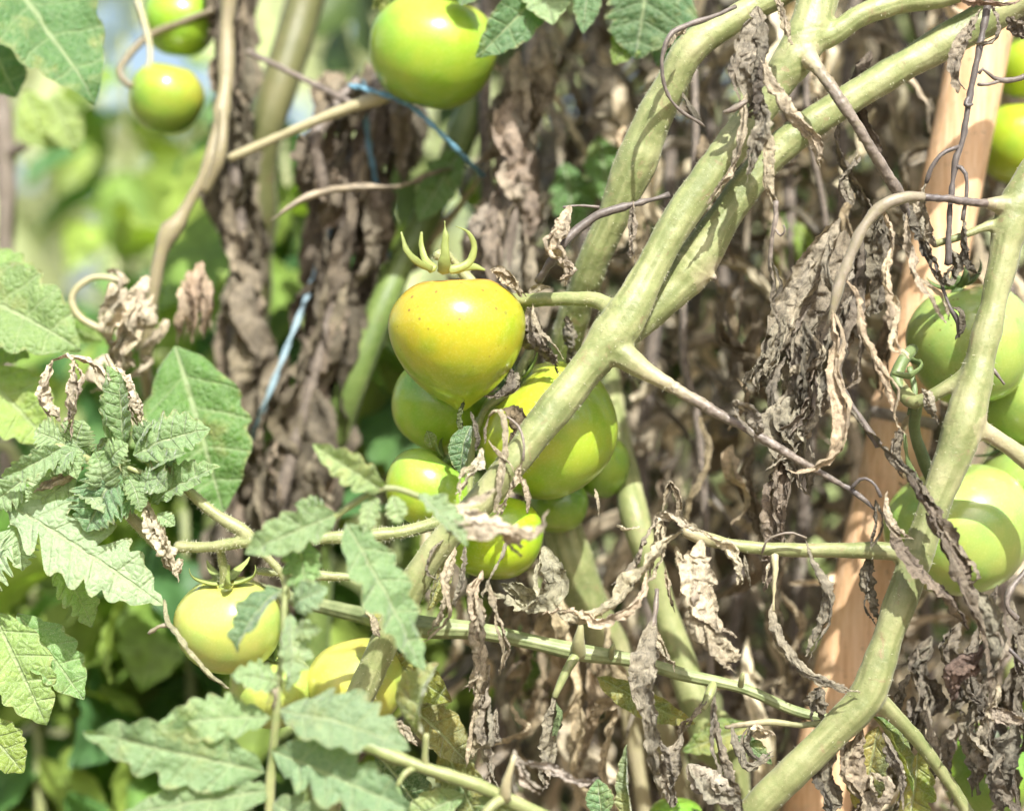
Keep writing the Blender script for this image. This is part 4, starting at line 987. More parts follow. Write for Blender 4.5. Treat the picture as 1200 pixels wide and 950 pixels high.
dry(Wr, [(1130, 258, -.01), (1128, 280, -.012), (1133, 310, -.01), (1142, 316, -.008)], 20, DARK, roll=1.8)
# on the spotted tomato
twig(Wr, [(1096, 310, -.0, 3), (1104, 335, -.004, 4), (1112, 358, -.006, 5), (1122, 375, -.006, 6), (1124, 395, -.004, 4)], .97)
dry(Wr, [(1116, 360, -.006), (1126, 366, -.008), (1128, 385, -.008), (1120, 398, -.006)], 10, DARK)
twig(Wr, [(1160, 428, -.004, 6), (1168, 438, -.006, 5), (1177, 450, -.006, 3)], .9)
dry(Wr, [(1080, 455, -.008), (1088, 475, -.012), (1098, 490, -.01)], 18, GREY)
# withered clump under the low right tomato
for k in range(26):
    r_ = random.Random(900 + k); x0 = r_.uniform(1060, 1215); y0 = r_.uniform(675, 850); yy = r_.uniform(.008, .05)
    dry(Wr, [(x0, y0, yy), (x0 + r_.uniform(-25, 10), y0 + 35, yy - .004), (x0 + r_.uniform(-30, 20), y0 + 75, yy - .004), (x0 + r_.uniform(-30, 20), y0 + r_.uniform(90, 125), yy)], r_.uniform(16, 34), DARK if r_.random() < .6 else GREY, roll=r_.uniform(1.4, 2.6))
dry(Wr, [(1165, 740, -.02), (1150, 775, -.024), (1120, 790, -.024), (1112, 822, -.02)], 34, (.18, .13, .11), roll=1.2)
dry(Wr, [(1160, 790, -.02), (1168, 812, -.024), (1155, 830, -.024), (1165, 845, -.02)], 20, TAN)
dry(Wr, [(1152, 830, -.014), (1175, 838, -.018), (1205, 842, -.016)], 16, GREY)
dry(Wr, [(1190, 845, -.004), (1180, 880, -.008), (1172, 915, -.008), (1178, 955, -.006)], 34, DARK, roll=1.4)
twig(Wr, [(1176, 752, -.012, 4), (1190, 768, -.014, 5), (1205, 782, -.012, 5)], .97)
twig(Wr, [(1205, 665, .0, 7), (1185, 690, -.004, 8), (1180, 710, -.006, 7), (1192, 725, -.004, 6)], .9)
# leaves at the foot of the fork
leaf(Wr, (1022, 838, .004), (1070, 930, .012), 44, G_MID, 50, mat=M_BLIGHT, fold=.5)
leaf(Wr, (1030, 850, .0), (1012, 960, .01), 50, (.20, .20, .09), -30, mat=M_BLIGHT, fold=.4)
dry(Wr, [(1010, 852, -.002), (1000, 890, -.006), (1012, 925, -.006), (1000, 960, -.004)], 34, (.27, .23, .18), roll=1.4)
dry(Wr, [(1035, 858, -.004), (1046, 890, -.008), (1056, 920, -.008), (1052, 945, -.006)], 17, GREY, roll=2.2)
dry(Wr, [(978, 880, -.004), (968, 905, -.006), (975, 930, -.006), (970, 960, -.004)], 28, DARK, roll=1.6)
dry(Wr, [(1020, 905, -.008), (1025, 930, -.01), (1012, 960, -.01)], 30, TAN, roll=1.2)
leaf(Wr, (1075, 880, .02), (1062, 975, .03), 50, G_LIME, 10, mat=M_BLIGHT)
leaf(Wr, (700, 792, .02), (815, 848, .03), 36, (.15, .21, .06), -35, mat=M_BLIGHT, name='leaflet', fold=.35, lobe=.12)
leaf(Wr, (862, 862, .02), (905, 895, .012), 24, (.12, .2, .07), 0)

# ------------------------------------------------------------------ low centre: curled leaves behind and below the truss
low = thing('tomato_shoot', 'green stem rising to the left along the bottom edge with curled pale leaves', 'stem', tuple(P(640, 960, -.06)))
simple_stem('stem', [(330, 835, -.06, 14), (380, 852, -.07, 16), (440, 878, -.07, 17), (500, 900, -.07, 16), (560, 920, -.066, 16), (620, 948, -.06, 17), (700, 985, -.05, 18)], low, .02, 12)
simple_stem('petiole', [(498, 898, -.07, 9), (498, 880, -.072, 8), (500, 860, -.074, 7)], low, .1)
simple_stem('petiole', [(490, 898, -.07, 9), (475, 905, -.074, 8), (466, 920, -.076, 6)], low, .05)
simple_stem('petiole', [(592, 935, -.065, 16), (594, 915, -.07, 11), (600, 895, -.072, 6), (602, 885, -.072, 4)], low, .35)
simple_stem('petiole', [(590, 935, -.065, 14), (575, 945, -.07, 12), (560, 965, -.072, 10)], low, .1)
leaf(low, (497, 858, -.074), (516, 778, -.076), 52, (.34, .34, .18), 55, mat=M_BLIGHT, bend=1.6, fold=.5, lobe=.15)
leaf(low, (466, 918, -.076), (440, 965, -.08), 44, G_PALE, 20)
leaf(low, (545, 930, -.06), (470, 968, -.06), 44, G_PALE, -10)
leaf(low, (560, 935, -.06), (640, 975, -.06), 40, G_PALE, 10)
leaf(low, (706, 960, -.02), (700, 912, -.022), 34, (.16, .27, .14), 10, lobe=.1, bend=.3)
leaf(low, (750, 985, -.02), (735, 872, -.024), 24, (.25, .28, .17), 60, fold=.8, lobe=.15)
dry(low, [(600, 890, -.06), (625, 897, -.062), (650, 900, -.062), (680, 914, -.06), (705, 910, -.056)], 15, (.36, .33, .31), roll=2.4)
dry(low, [(602, 878, -.06), (608, 895, -.062), (618, 915, -.06), (635, 925, -.058)], 17, (.33, .3, .27), roll=2)
leaf(low, (455, 770, .03), (530, 822, .014), 50, (.30, .30, .03), -20, mat=M_BLIGHT, fold=.4, lobe=.1)
leaf(low, (470, 820, .03), (548, 895, .03), 60, (.20, .16, .06), 20, mat=M_BLIGHT, lobe=.1)
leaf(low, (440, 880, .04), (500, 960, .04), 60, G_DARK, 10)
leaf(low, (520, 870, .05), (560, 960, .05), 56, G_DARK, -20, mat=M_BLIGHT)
dry(low, [(460, 845, -.02), (475, 855, -.024), (490, 870, -.022)], 22, TAN)
dry(low, [(428, 712, -.005), (438, 728, -.01), (444, 745, -.01), (436, 730, -.006)], 14, TAN)
leaf(low, (425, 705, .0), (450, 740, -.004), 22, (.2, .2, .06), 30, mat=M_BLIGHT)
leaf(low, (520, 655, -.006), (500, 715, -.01), 26, (.33, .33, .14), 40, mat=M_BLIGHT, fold=.5)

# ------------------------------------------------------------------ leafy shoot on the left
lsh = thing('tomato_shoot', 'straw-green stems on the left carrying small puckered leaves above the pale tomato', 'stem', tuple(P(500, 612, .0)))
stem_network('stem', [
    [(125, 415, .012, 7, .6), (150, 470, .008, 12, .35), (175, 510, .004, 12, .28), (195, 540, .0, 13, .22), (225, 580, -.004, 13, .18), (255, 606, -.006, 14, .12), (285, 624, -.006, 16, .1), (300, 640, -.006, 12, .1), (330, 672, -.004, 10, .1), (336, 700, 0, 9, .1)],
    [(135, 588, .0, 9, .4), (160, 612, -.002, 13, .25), (185, 640, -.002, 13, .25), (200, 655, 0, 9, .4)],
    [(205, 640, -.002, 14, .2), (245, 640, -.004, 15, .1), (290, 634, -.006, 16, .05), (350, 632, -.006, 15, .05), (420, 628, -.004, 16, 0), (470, 622, 0, 17, 0), (515, 612, .008, 16, 0)],
    [(258, 645, .0, 13, .1), (262, 668, .004, 12, .1), (263, 688, .008, 14, .1)],
    [(300, 668, .004, 9, .1), (380, 675, .006, 12, .1), (440, 678, .01, 12, .1), (490, 690, .02, 12, .1)]], lsh, 0.0008, 4000, 5)
r_ = random.Random(4242)
for k in range(22):
    x0 = r_.uniform(70, 190); y0 = r_.uniform(505, 590); a_ = r_.uniform(0, 6.28); l_ = r_.uniform(24, 52); yy = r_.uniform(-.012, .012)
    leaf(lsh, (x0, y0, yy), (x0 + l_ * math.cos(a_), y0 + l_ * math.sin(a_) * .9, yy - r_.uniform(-.012, .02)), r_.uniform(22, 40), [(.22, .30, .14), (.28, .36, .20), (.14, .22, .10), (.34, .40, .26)][k % 4], r_.uniform(-60, 60), fold=r_.uniform(.1, .6), bend=r_.uniform(.4, 1.8), pucker=1.6, lobe=r_.uniform(.15, .4), nl=31, nw=11)
simple_stem('stem', [(150, 585, .002, 7), (140, 560, -.002, 8), (136, 535, -.002, 7), (130, 510, 0, 5)], lsh, .05)
simple_stem('stem', [(195, 560, -.002, 6), (170, 555, -.006, 7), (150, 548, -.006, 6)], lsh, .05)
simple_stem('petiole', [(120, 545, .0, 8), (95, 535, -.006, 12), (60, 525, -.01, 14), (30, 545, -.01, 14), (12, 572, -.008, 12), (14, 600, -.006, 10), (30, 612, -.006, 9)], lsh, 0.02)
# (base, tip, width, colour, roll, kwargs)
for b, e, w, c, ro, kw in (
    ((128, 520, -.002), (127, 428, -.006), 44, (.19, .29, .11), -40, dict(fold=.55, bend=.3)),
    ((146, 520, -.008), (141, 436, -.014), 36, (.22, .31, .15), 30, dict(fold=.5, bend=.3)),
    ((158, 534, -.008), (247, 502, -.014), 52, (.24, .32, .17), 10, dict(fold=.3, bend=.8, pucker=1.6)),
    ((178, 590, -.008), (258, 546, -.014), 40, (.21, .29, .15), 25, dict(fold=.4, bend=.4, pucker=1.8)),
    ((140, 548, -.01), (102, 622, -.012), 58, (.13, .22, .12), -10, dict(fold=.35, bend=.6, pucker=1.5)),
    ((165, 578, -.01), (118, 604, -.014), 32, (.14, .23, .12), 10, dict(fold=.3)),
    ((165, 570, -.012), (190, 560, -.018), 24, (.22, .3, .15), 0, dict(bend=1.5)),
    ((150, 560, -.014), (165, 600, -.02), 24, (.22, .3, .15), 20, dict(bend=1.2)),
    ((130, 540, -.01), (150, 520, -.016), 26, (.24, .32, .16), 0, dict(bend=1.8)),
    ((128, 560, -.006), (110, 530, -.012), 30, (.24, .33, .17), 0, dict(bend=1.4)),
    ((90, 552, -.002), (20, 612, .002), 52, (.40, .46, .32), 12, dict(fold=.2, lobe=.35)),
    ((8, 590, -.006), (192, 709, -.012), 78, (.36, .42, .31), 5, dict(lobe=.5, fold=.12, bend=.35, pucker=.8, lobes=7)),
    ((18, 606, -.006), (26, 668, -.004), 36, (.40, .45, .34), 10, dict(lobe=.5)),
    ((10, 620, -.006), (-20, 700, -.004), 50, (.38, .44, .33), -10, dict(lobe=.5)),
    ((30, 560, -.008), (-10, 590, -.012), 34, (.30, .37, .22), 20, dict(bend=1.2)),
    ((70, 525, -.012), (2, 558, -.02), 26, (.28, .36, .21), 30, dict(bend=1.6, fold=.5)),
    ((75, 520, -.008), (40, 505, -.012), 34, (.30, .37, .22), 0, dict(bend=.8)),
    ((60, 530, -.014), (42, 556, -.018), 26, (.33, .39, .25), 20, dict(bend=1)),
    ((90, 525, -.01), (62, 556, -.014), 30, (.26, .34, .19), -20, dict(bend=1)),
    ((88, 525, -.004), (98, 492, -.01), 34, (.30, .38, .22), 0, dict(bend=1.2)),
    ((185, 602, -.012), (205, 616, -.016), 16, (.3, .36, .22), 0, dict(bend=1)),
    ((62, 650, .004), (108, 735, .01), 40, (.32, .4, .2), 20, dict())):
    kw.setdefault('lobes', 6); kw['lobe'] = max(.32, kw.get('lobe', 0)); leaf(lsh, b, e, w * 1.25, tuple(1.18 * q for q in c), ro, **kw)
for pts, w, c in (([(58, 424, -.002), (80, 416, -.006), (105, 422, -.008), (128, 442, -.006), (150, 470, -.004), (160, 500, -.002)], 17, BEIGE),
                  ([(62, 422, -.004), (56, 445, -.008), (58, 468, -.008), (70, 492, -.006)], 19, BEIGE),
                  ([(86, 420, -.006), (88, 445, -.01), (84, 470, -.01), (76, 505, -.008)], 28, BEIGE),
                  ([(132, 428, .0), (148, 440, -.004), (158, 462, -.004), (163, 490, -.002)], 18, BEIGE),
                  ([(186, 530, -.004), (182, 550, -.01), (176, 575, -.01)], 20, TAN),
                  ([(172, 585, -.008), (178, 612, -.014), (192, 640, -.014), (205, 668, -.012)], 26, BEIGE),
                  ([(100, 545, -.004), (85, 560, -.008), (60, 566, -.008), (50, 575, -.006)], 17, TAN),
                  ([(190, 652, -.006), (205, 668, -.01), (212, 655, -.01)], 14, BEIGE)):
    dry(lsh, pts, w * 1.25, c, roll=.7, twist=.7, crinkle=.17, a0=1.6)
twig(lsh, [(174, 742, -.02, 4), (186, 734, -.022, 5), (196, 732, -.022, 5)], .6)
dry(lsh, [(192, 702, -.022), (196, 725, -.024), (210, 745, -.026), (230, 770, -.026), (250, 792, -.024), (268, 805, -.02)], 8, (.42, .39, .27), roll=2.6, prof=.25, tail=.4)

# ------------------------------------------------------------------ blurred leafy shoot closest to the camera
fsh = thing('tomato_shoot', 'pale green leafy shoot closest to the viewer, low left, blurred', 'stem', tuple(P(318, 980, -.09)))
simple_stem('rachis', [(318, 1100, -.08, 14), (316, 960, -.09, 12), (318, 900, -.092, 11), (324, 840, -.092, 10), (326, 800, -.09, 9), (332, 760, -.086, 8), (334, 700, -.08, 8), (345, 650, -.076, 8), (400, 600, -.08, 9), (452, 572, -.08, 9), (500, 585, -.078, 7)], fsh, 0)
for b, e, w, c, ro, kw in (
    ((312, 905, -.092), (98, 856, -.105), 82, (.25, .34, .19), 8, dict(bend=.5, fold=.3, lobe=.3, ruffle=1.8)),
    ((318, 840, -.09), (182, 852, -.1), 60, (.26, .34, .19), -15, dict(bend=.5, fold=.3)),
    ((322, 880, -.092), (480, 948, -.11), 78, (.24, .34, .22), -8, dict(bend=.6, fold=.3, lobe=.32, ruffle=1.8)),
    ((328, 832, -.092), (480, 878, -.11), 84, (.27, .36, .23), 15, dict(bend=.6, fold=.3, lobe=.32, ruffle=1.8)),
    ((320, 925, -.092), (140, 955, -.105), 60, (.27, .36, .2), 5, dict(bend=.4)),
    ((318, 940, -.092), (400, 985, -.105), 60, (.28, .36, .22), 0, dict()),
    ((316, 960, -.092), (230, 1000, -.1), 60, (.28, .36, .22), 0, dict()),
    ((405, 612, -.082), (497, 788, -.09), 70, (.23, .33, .18), 6, dict(bend=.4, fold=.25, lobe=.25, pucker=1.3)),
    ((395, 602, -.08), (286, 648, -.09), 52, (.24, .32, .17), 15, dict(bend=.9, fold=.3)),
    ((385, 605, -.078), (345, 590, -.088), 34, (.26, .35, .2), 0, dict(bend=.6)),
    ((450, 575, -.08), (366, 520, -.092), 42, (.36, .42, .22), 20, dict(bend=.6, fold=.5, lobe=.15)),
    ((440, 580, -.078), (425, 625, -.085), 26, (.36, .42, .25), 0, dict()),
    ((460, 580, -.08), (468, 615, -.085), 28, (.36, .42, .25), 0, dict()),
    ((490, 578, -.08), (548, 640, -.09), 36, (.34, .42, .27), 25, dict(fold=.5)),
    ((350, 625, -.076), (362, 705, -.085), 50, (.21, .32, .13), -10, dict(bend=.5, pucker=1.5)),
    ((332, 690, -.08), (276, 765, -.09), 40, (.13, .22, .12), -25, dict(bend=1.3, fold=.5)),
    ((338, 720, -.085), (338, 810, -.095), 44, (.30, .38, .26), 30, dict(bend=.7, fold=.4)),
    ((342, 710, -.085), (385, 690, -.095), 40, (.30, .38, .27), 0, dict(bend=1.2)),
    ((344, 740, -.085), (378, 738, -.095), 24, (.33, .40, .26), 0, dict(bend=1.2)),
    ((330, 800, -.09), (270, 790, -.1), 40, (.30, .38, .22), 0, dict(bend=.9))):
    kw['lobe'] = max(.34, kw.get('lobe', 0)); kw['twist'] = rng.uniform(-.5, .5); kw['ruffle'] = 1.9; leaf(fsh, b, e, w, c, ro, **kw)
for pts, w in (([(320, 790, -.09), (322, 815, -.094), (318, 830, -.092)], 12), ([(362, 840, -.09), (380, 850, -.092), (395, 846, -.09)], 16)):
    dry(fsh, pts, w, TAN)

# ------------------------------------------------------------------ top foliage
topv = thing('tomato_vine', 'blue-green leaves hanging in from the top edge right of the bright green tomato', 'tomato plant', tuple(P(640, -120, .1)))
simple_stem('stem', [(420, -60, .13, 14), (520, -40, .12, 16), (620, -35, .1, 16), (720, -40, .1, 16), (800, -60, .1, 14)], topv, 0)
for b, e, w, c, ro, kw in (
    ((640, -18, .09), (558, 68, .075), 56, (.12, .23, .11), 25, dict(fold=.35, bend=.5, lobe=.1)),
    ((630, -35, .09), (648, 30, .07), 60, (.34, .42, .26), 0, dict(fold=.2, bend=.4)),
    ((690, -30, .09), (683, 40, .08), 36, (.12, .22, .1), 0, dict(fold=.3)),
    ((560, -40, .09), (540, 8, .08), 44, (.15, .25, .12), 0, dict()),
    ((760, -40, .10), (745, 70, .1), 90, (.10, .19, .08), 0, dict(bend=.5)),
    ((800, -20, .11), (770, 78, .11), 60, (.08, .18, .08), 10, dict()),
    ((760, 20, .11), (718, 76, .1), 44, (.26, .33, .08), 0, dict())):
    leaf(topv, b, e, w, c, ro, **kw)
dry(topv, [(458, -20, .12), (450, 0, .118), (445, 12, .12)], 22, (.35, .4, .15))

# ------------------------------------------------------------------ left: plants out of focus behind
lp = thing('tomato_vine', 'blurred broad green leaves at the left edge', 'tomato plant', tuple(P(60, 2200, .25)))
simple_stem('stem', [(-30, -100, .3, 9), (-45, 300, .3, 10), (-20, 500, .3, 11), (40, 700, .3, 12), (60, 2200, .25, 20)], lp, .02)
for b, e, w, c, ro, kw in (
    ((-20, -60, .13), (112, 122, .11), 130, (.09, .20, .06), 10, dict(bend=.4, fold=.3, lobe=.12)),
    ((-30, 10, .14), (20, 115, .13), 90, (.09, .20, .06), -10, dict(lobe=.12)),
    ((-60, 330, .09), (95, 410, .07), 110, (.27, .36, .14), 0, dict(bend=.5)),
    ((-40, 300, .1), (50, 345, .09), 60, (.25, .36, .10), 20, dict(bend=.5)),
    ((-30, 430, .09), (60, 520, .08), 90, (.33, .40, .10), 0, dict(bend=.4, lobe=.2)),
    ((-30, 395, .1), (35, 420, .09), 50, (.30, .40, .16), 0, dict()),
    ((20, 360, .14), (120, 400, .13), 50, (.22, .34, .06), 0, dict()),
    ((205, 405, .10), (262, 600, .085), 120, (.12, .24, .04), 0, dict(bend=.5, fold=.2, lobe=.15, pucker=1.6)),
    ((190, 450, .12), (200, 560, .12), 80, (.25, .36, .10), -20, dict(bend=.5)),
    ((-10, 715, .012), (55, 850, .005), 80, (.30, .38, .14), 0, dict(bend=.5, lobe=.2)),
    ((20, 720, .018), (98, 820, .01), 66, (.22, .34, .13), 15, dict(bend=.4)),
    ((-30, 840, .01), (28, 905, .004), 60, (.33, .38, .07), 0, dict(bend=.4)),
    ((70, 640, .06), (108, 735, .05), 44, (.26, .36, .16), 10, dict()),
    ((75, 175, .3), (20, 130, .3), 60, (.36, .42, .12), 0, dict()),
    ((60, 110, .28), (90, 180, .28), 46, (.40, .45, .16), 0, dict()),
    ((30, 105, .26), (52, 165, .26), 40, (.42, .46, .14), 0, dict())):
    leaf(lp, b, e, w, c, ro, **kw)

GCOL = [(.19, .30, .06), (.13, .25, .05), (.28, .38, .08), (.09, .19, .05), (.24, .34, .08), (.08, .18, .06)]
labs = ['blurred green plant behind the pale tomato at lower left', 'blurred green plant between the two brown withered columns', 'blurred green plant filling the left edge below the lobed leaf',
        'blurred sunny plant behind the small yellowing tomato', 'blurred green plant behind the yellow heart-shaped tomato', 'blurred green plant behind the beige withered clump on the left']
spec = [(210, 600, 1150, .30, 95), (330, 160, 900, .42, 85), (30, 560, 1150, .34, 95), (140, 40, 700, .8, 45), (440, 330, 800, .34, 26), (130, 300, 900, .5, 80)]
for i, (cx, t0, t1, y, n) in enumerate(spec):
    r_ = random.Random(60 + i)
    pl = thing('tomato_plant', labs[i], 'tomato plant', tuple(P(cx, 475, y)[:2]) + (0.0,), 'blurred green plants behind')
    h = P(cx, t0, y)
    c = np.array([[pl.location.x, y, 0.0], [pl.location.x + .02, y, .4], [h[0], y + .02, h[2]]]); cl = crom(c, 30)
    V, F = tube(cl, np.linspace(.008, .003, 30), 8); put('stem', V, F, M_STEM, pl, attrs={'dry': (np.zeros(len(V)), 'FLOAT'), 'streak': (np.full(len(V), .5), 'FLOAT')})
    for k in range(n):
        yy = y + r_.uniform(-.10, .14)
        p = P(cx + r_.gauss(0, 75), r_.uniform(t0, t1), yy)
        s_ = r_.uniform(.7, 1.5)
        copy_leaf('leaflet', GRM[k % len(GRM)], pl, p, (r_.uniform(-1.9, .3), r_.uniform(-.8, .8), r_.uniform(0, 6.28)), s_, jit(GCOL[(i + k) % 6] if r_.random() < .7 else GCOL[2]))

# thick blurred stems
bst = thing('tomato_vine', 'thick dark olive stem blurred at the top left', 'tomato plant', tuple(P(250, 2200, .3)))
simple_stem('stem', [(380, -80, .27, 46), (352, 20, .26, 46), (325, 100, .25, 46), (308, 170, .25, 44), (300, 300, .26, 42), (285, 600, .28, 42), (250, 2200, .3, 44)], bst, .02, 16, seed=9, color=(.5, .47, .42))
gst = thing('tomato_vine', 'blurred leaning green stem left of the yellow tomato', 'tomato plant', tuple(P(330, 2200, .3)))
simple_stem('stem', [(560, 100, .22, 30), (525, 200, .2, 32), (470, 310, .19, 34), (425, 420, .18, 36), (395, 510, .19, 36), (370, 700, .22, 36), (330, 2200, .3, 38)], gst, .0, 16, seed=11, color=(.55, .72, .45))
leaf(gst, (540, 175, .17), (490, 260, .17), 50, (.16, .28, .06), 0)
pst = thing('tomato_vine', 'pale blurred stems standing behind the crumpled leaves in the lower middle', 'tomato plant', tuple(P(900, 2200, .16)))
simple_stem('stem', [(690, 280, .24, 12), (712, 430, .2, 20), (730, 540, .12, 32), (745, 610, .09, 34), (770, 690, .09, 30), (800, 780, .09, 34), (835, 880, .09, 46), (860, 980, .10, 46), (900, 2200, .16, 46)], pst, .05, 16, seed=12)
simple_stem('side_stem', [(700, 770, .13, 24), (722, 800, .13, 22), (738, 840, .13, 20), (760, 980, .14, 20)], pst, .4, 12, seed=14)
leaf(pst, (880, 850, .08), (800, 880, .07), 40, (.20, .28, .07), 0, mat=M_BLIGHT)

# ------------------------------------------------------------------ tan dead stem and withered clump at the left
tst = thing('withered_vine', 'pale tan dead stem slanting left of the brown columns with a beige crumpled clump', 'withered plant', tuple(P(170, 2200, .2)))
simple_stem('stem', [(272, -60, .17, 20), (266, 40, .17, 18), (262, 120, .16, 19), (247, 185, .15, 15), (217, 245, .15, 16), (196, 278, .15, 23), (186, 310, .15, 15), (172, 400, .16, 16), (174, 470, .2, 14), (190, 540, .32, 14), (230, 700, .5, 14), (230, 2000, .55, 16)], tst, .5, 12, seed=8, rough=.35, color=(.8, .78, .72))
simple_stem('side_stem', [(262, 130, .15, 12), (258, 180, .145, 16), (240, 225, .15, 14)], tst, .5, 10, color=(.7, .68, .62))
simple_stem('thin_stalk', [(250, 12, .19, 8), (215, 25, .19, 9), (175, 42, .19, 9), (150, 66, .185, 9), (140, 85, .18, 9), (152, 100, .178, 8), (165, 98, .18, 6)], tst, .6, 8, color=(.7, .68, .6))
simple_stem('thin_stalk', [(165, 95, .18, 8), (176, 70, .18, 7), (170, 30, .19, 7), (150, -30, .2, 7)], tst, .4, 8)
for k in range(22):
    r_ = random.Random(300 + k); x0 = r_.uniform(120, 195); y0 = r_.uniform(318, 420); yy = r_.uniform(.09, .14)
    dry(tst, [(x0, y0, yy), (x0 + r_.uniform(-28, 22), y0 + r_.uniform(5, 30), yy - .006), (x0 + r_.uniform(-28, 18), y0 + r_.uniform(25, 55), yy)], r_.uniform(14, 28), BEIGE if r_.random() < .7 else TAN, nl=22, nw=8)
simple_stem('tendril', [(150, 330, .12, 7), (110, 325, .12, 7), (85, 345, .12, 8), (92, 370, .12, 8), (125, 390, .12, 8)], tst, .35, 8)
for k in range(7):
    r_ = random.Random(330 + k); x0 = 228 + r_.uniform(-14, 14); y0 = r_.uniform(290, 340)
    dry(tst, [(x0, y0, .13), (x0 + r_.uniform(-8, 8), y0 + 35, .125), (x0 + r_.uniform(-12, 12), y0 + 75, .13)], r_.uniform(16, 26), (.44, .35, .27), nl=22, nw=8)

# ------------------------------------------------------------------ withered columns (dead plants hanging in strips)
def column(label, axis, half, n, cols, seed, length=(60, 150), wid=(18, 44), jy=.03, stem=True):
    o = thing('withered_vine', label, 'withered plant', tuple(P(axis[-1][0], axis[-1][1], axis[-1][2])))
    a = crom(np.array([[q[0], q[1], q[2] * 1000] for q in axis], float), 60)
    if stem: simple_stem('stem', [(q[0], q[1], q[2] + .01, 16) for q in axis], o, .85, 10, seed=seed)
    r_ = random.Random(seed)
    for k in range(n):
        f = r_.random() ** .9; q = a[int(f * 59)]; x0 = q[0] + r_.uniform(-half, half); y0 = q[1] - 20; yy = q[2] / 1000 + .03 + r_.uniform(-jy, jy)
        L = r_.uniform(*length); q2 = a[min(59, int(f * 59) + 8)]; dx = (q2[0] - q[0]) * .6
        dry(o, [(x0, y0, yy), (x0 + dx * .3 + r_.uniform(-14, 14), y0 + L * .35, yy - .008), (x0 + dx * .7 + r_.uniform(-18, 18), y0 + L * .7, yy - .004), (x0 + dx + r_.uniform(-18, 18), y0 + L, yy)],
            r_.uniform(*wid), cols[k % len(cols)], nl=34, nw=10, roll=r_.uniform(.7, 1.7), twist=r_.uniform(.2, 1.6), crinkle=.15, ragged=.5, side=False)
    return o
CW = [(.16, .138, .108), (.20, .17, .132), (.25, .21, .165), (.13, .11, .088)]
column('dark narrow column of withered leaves left of the pale twine', [(262, -70, .18), (272, 50, .185), (275, 180, .19), (282, 300, .19), (285, 430, .19), (272, 560, .2), (268, 640, .2)], 18, 66, CW, 41, (60, 180), (14, 42))
column('broad leaning column of withered grey-brown leaves right of the pale twine', [(455, 40, .18), (430, 170, .17), (405, 270, .16), (385, 370, .16), (360, 470, .16), (330, 580, .16), (320, 650, .17)], 34, 104, CW, 42, (60, 190), (16, 48))
column('withered brown bunch dangling under the top green tomato', [(625, 40, .13), (610, 120, .12), (595, 190, .115), (600, 250, .115), (590, 320, .12)], 28, 34, [(.30, .25, .21), GREY, (.33, .28, .23)], 43, (60, 150), (16, 44))
column('withered brown bundle at the crossing of thin stalks', [(420, 95, .15), (390, 130, .145), (370, 165, .14), (380, 230, .15)], 24, 14, CW, 44, (40, 90))
xs = thing('withered_twig', 'thin grey stalks crossing above the broad withered column', 'twig', tuple(P(450, 118, .13)))
simple_stem('twig', [(290, 60, .17, 7), (340, 85, .16, 7), (380, 105, .15, 8), (410, 120, .14, 7)], xs, .8, 8)
simple_stem('twig', [(268, 186, .15, 9), (310, 168, .145, 11), (350, 150, .14, 11), (400, 130, .135, 14), (450, 112, .13, 18), (470, 100, .13, 16)], xs, .35, 8)
# the wall of withered vines in the shade at the right
SH = [(.30, .255, .17), (.48, .41, .28), (.17, .145, .10), (.64, .555, .38)]  # wide range of tones paints sun patches and dark gaps into the leaves
walls = [(585, .20, 'withered brown vine hanging behind the tomato truss'), (690, .26, 'withered brown vine hanging behind the left fork of thick stems'), (770, .22, 'withered brown vine in shade between the thick stems and the grey curtain'), (850, .26, 'withered brown vine hanging below the dead branch tip'),
         (930, .2, 'withered brown vine behind the grey leaf curtain'), (1010, .24, 'withered brown vine directly left of the cane'), (1090, .2, 'withered brown vine behind the cane and spotted tomato'), (1180, .24, 'withered brown vine at the right edge behind the tomatoes')]
for i, (cx, y, lab) in enumerate(walls):
    r_ = random.Random(700 + i)
    o = thing('withered_vine', lab, 'withered plant', tuple(P(cx, 475, y)[:2]) + (0.0,), 'withered vines behind the stems')
    simple_stem('stem', [(cx + r_.uniform(-20, 20), -160, y, 15), (cx + r_.uniform(-25, 25), 200, y, 15), (cx + r_.uniform(-25, 25), 550, y, 16), (cx, 900, y, 16), (cx, 1800, y, 18)], o, .8, 8, seed=i)
    for k in range(70):
        py = r_.uniform(-170, 960); yy = y + r_.uniform(-.08, .09)
        if i == 0 and 330 < py < 560: py = r_.uniform(560, 900)
        p = P(cx + r_.gauss(0, 42), py, yy)
        copy_leaf('withered_leaf', DRYM[r_.randrange(16)], o, p, (r_.gauss(0, .6), r_.gauss(0, .6), r_.uniform(0, 6.28)), (r_.uniform(.3, .75), r_.uniform(.3, .75), r_.uniform(.5, 1.25)), jit(SH[r_.randrange(4)], .3))

# green and lime glimpses low behind the wall
for i, (px_, py_, w, c) in enumerate(((910, 280, 40, G_LIME), (935, 300, 30, (.3, .42, .03)), (700, 200, 60, (.14, .26, .06)), (660, 230, 60, (.12, .24, .06)), (640, 700, 50, G_LIME), (605, 770, 60, (.16, .3, .04)))):
    leaf(gst, (px_, py_ - 40, .2), (px_ + 12, py_ + 40, .2), w, c, 10)

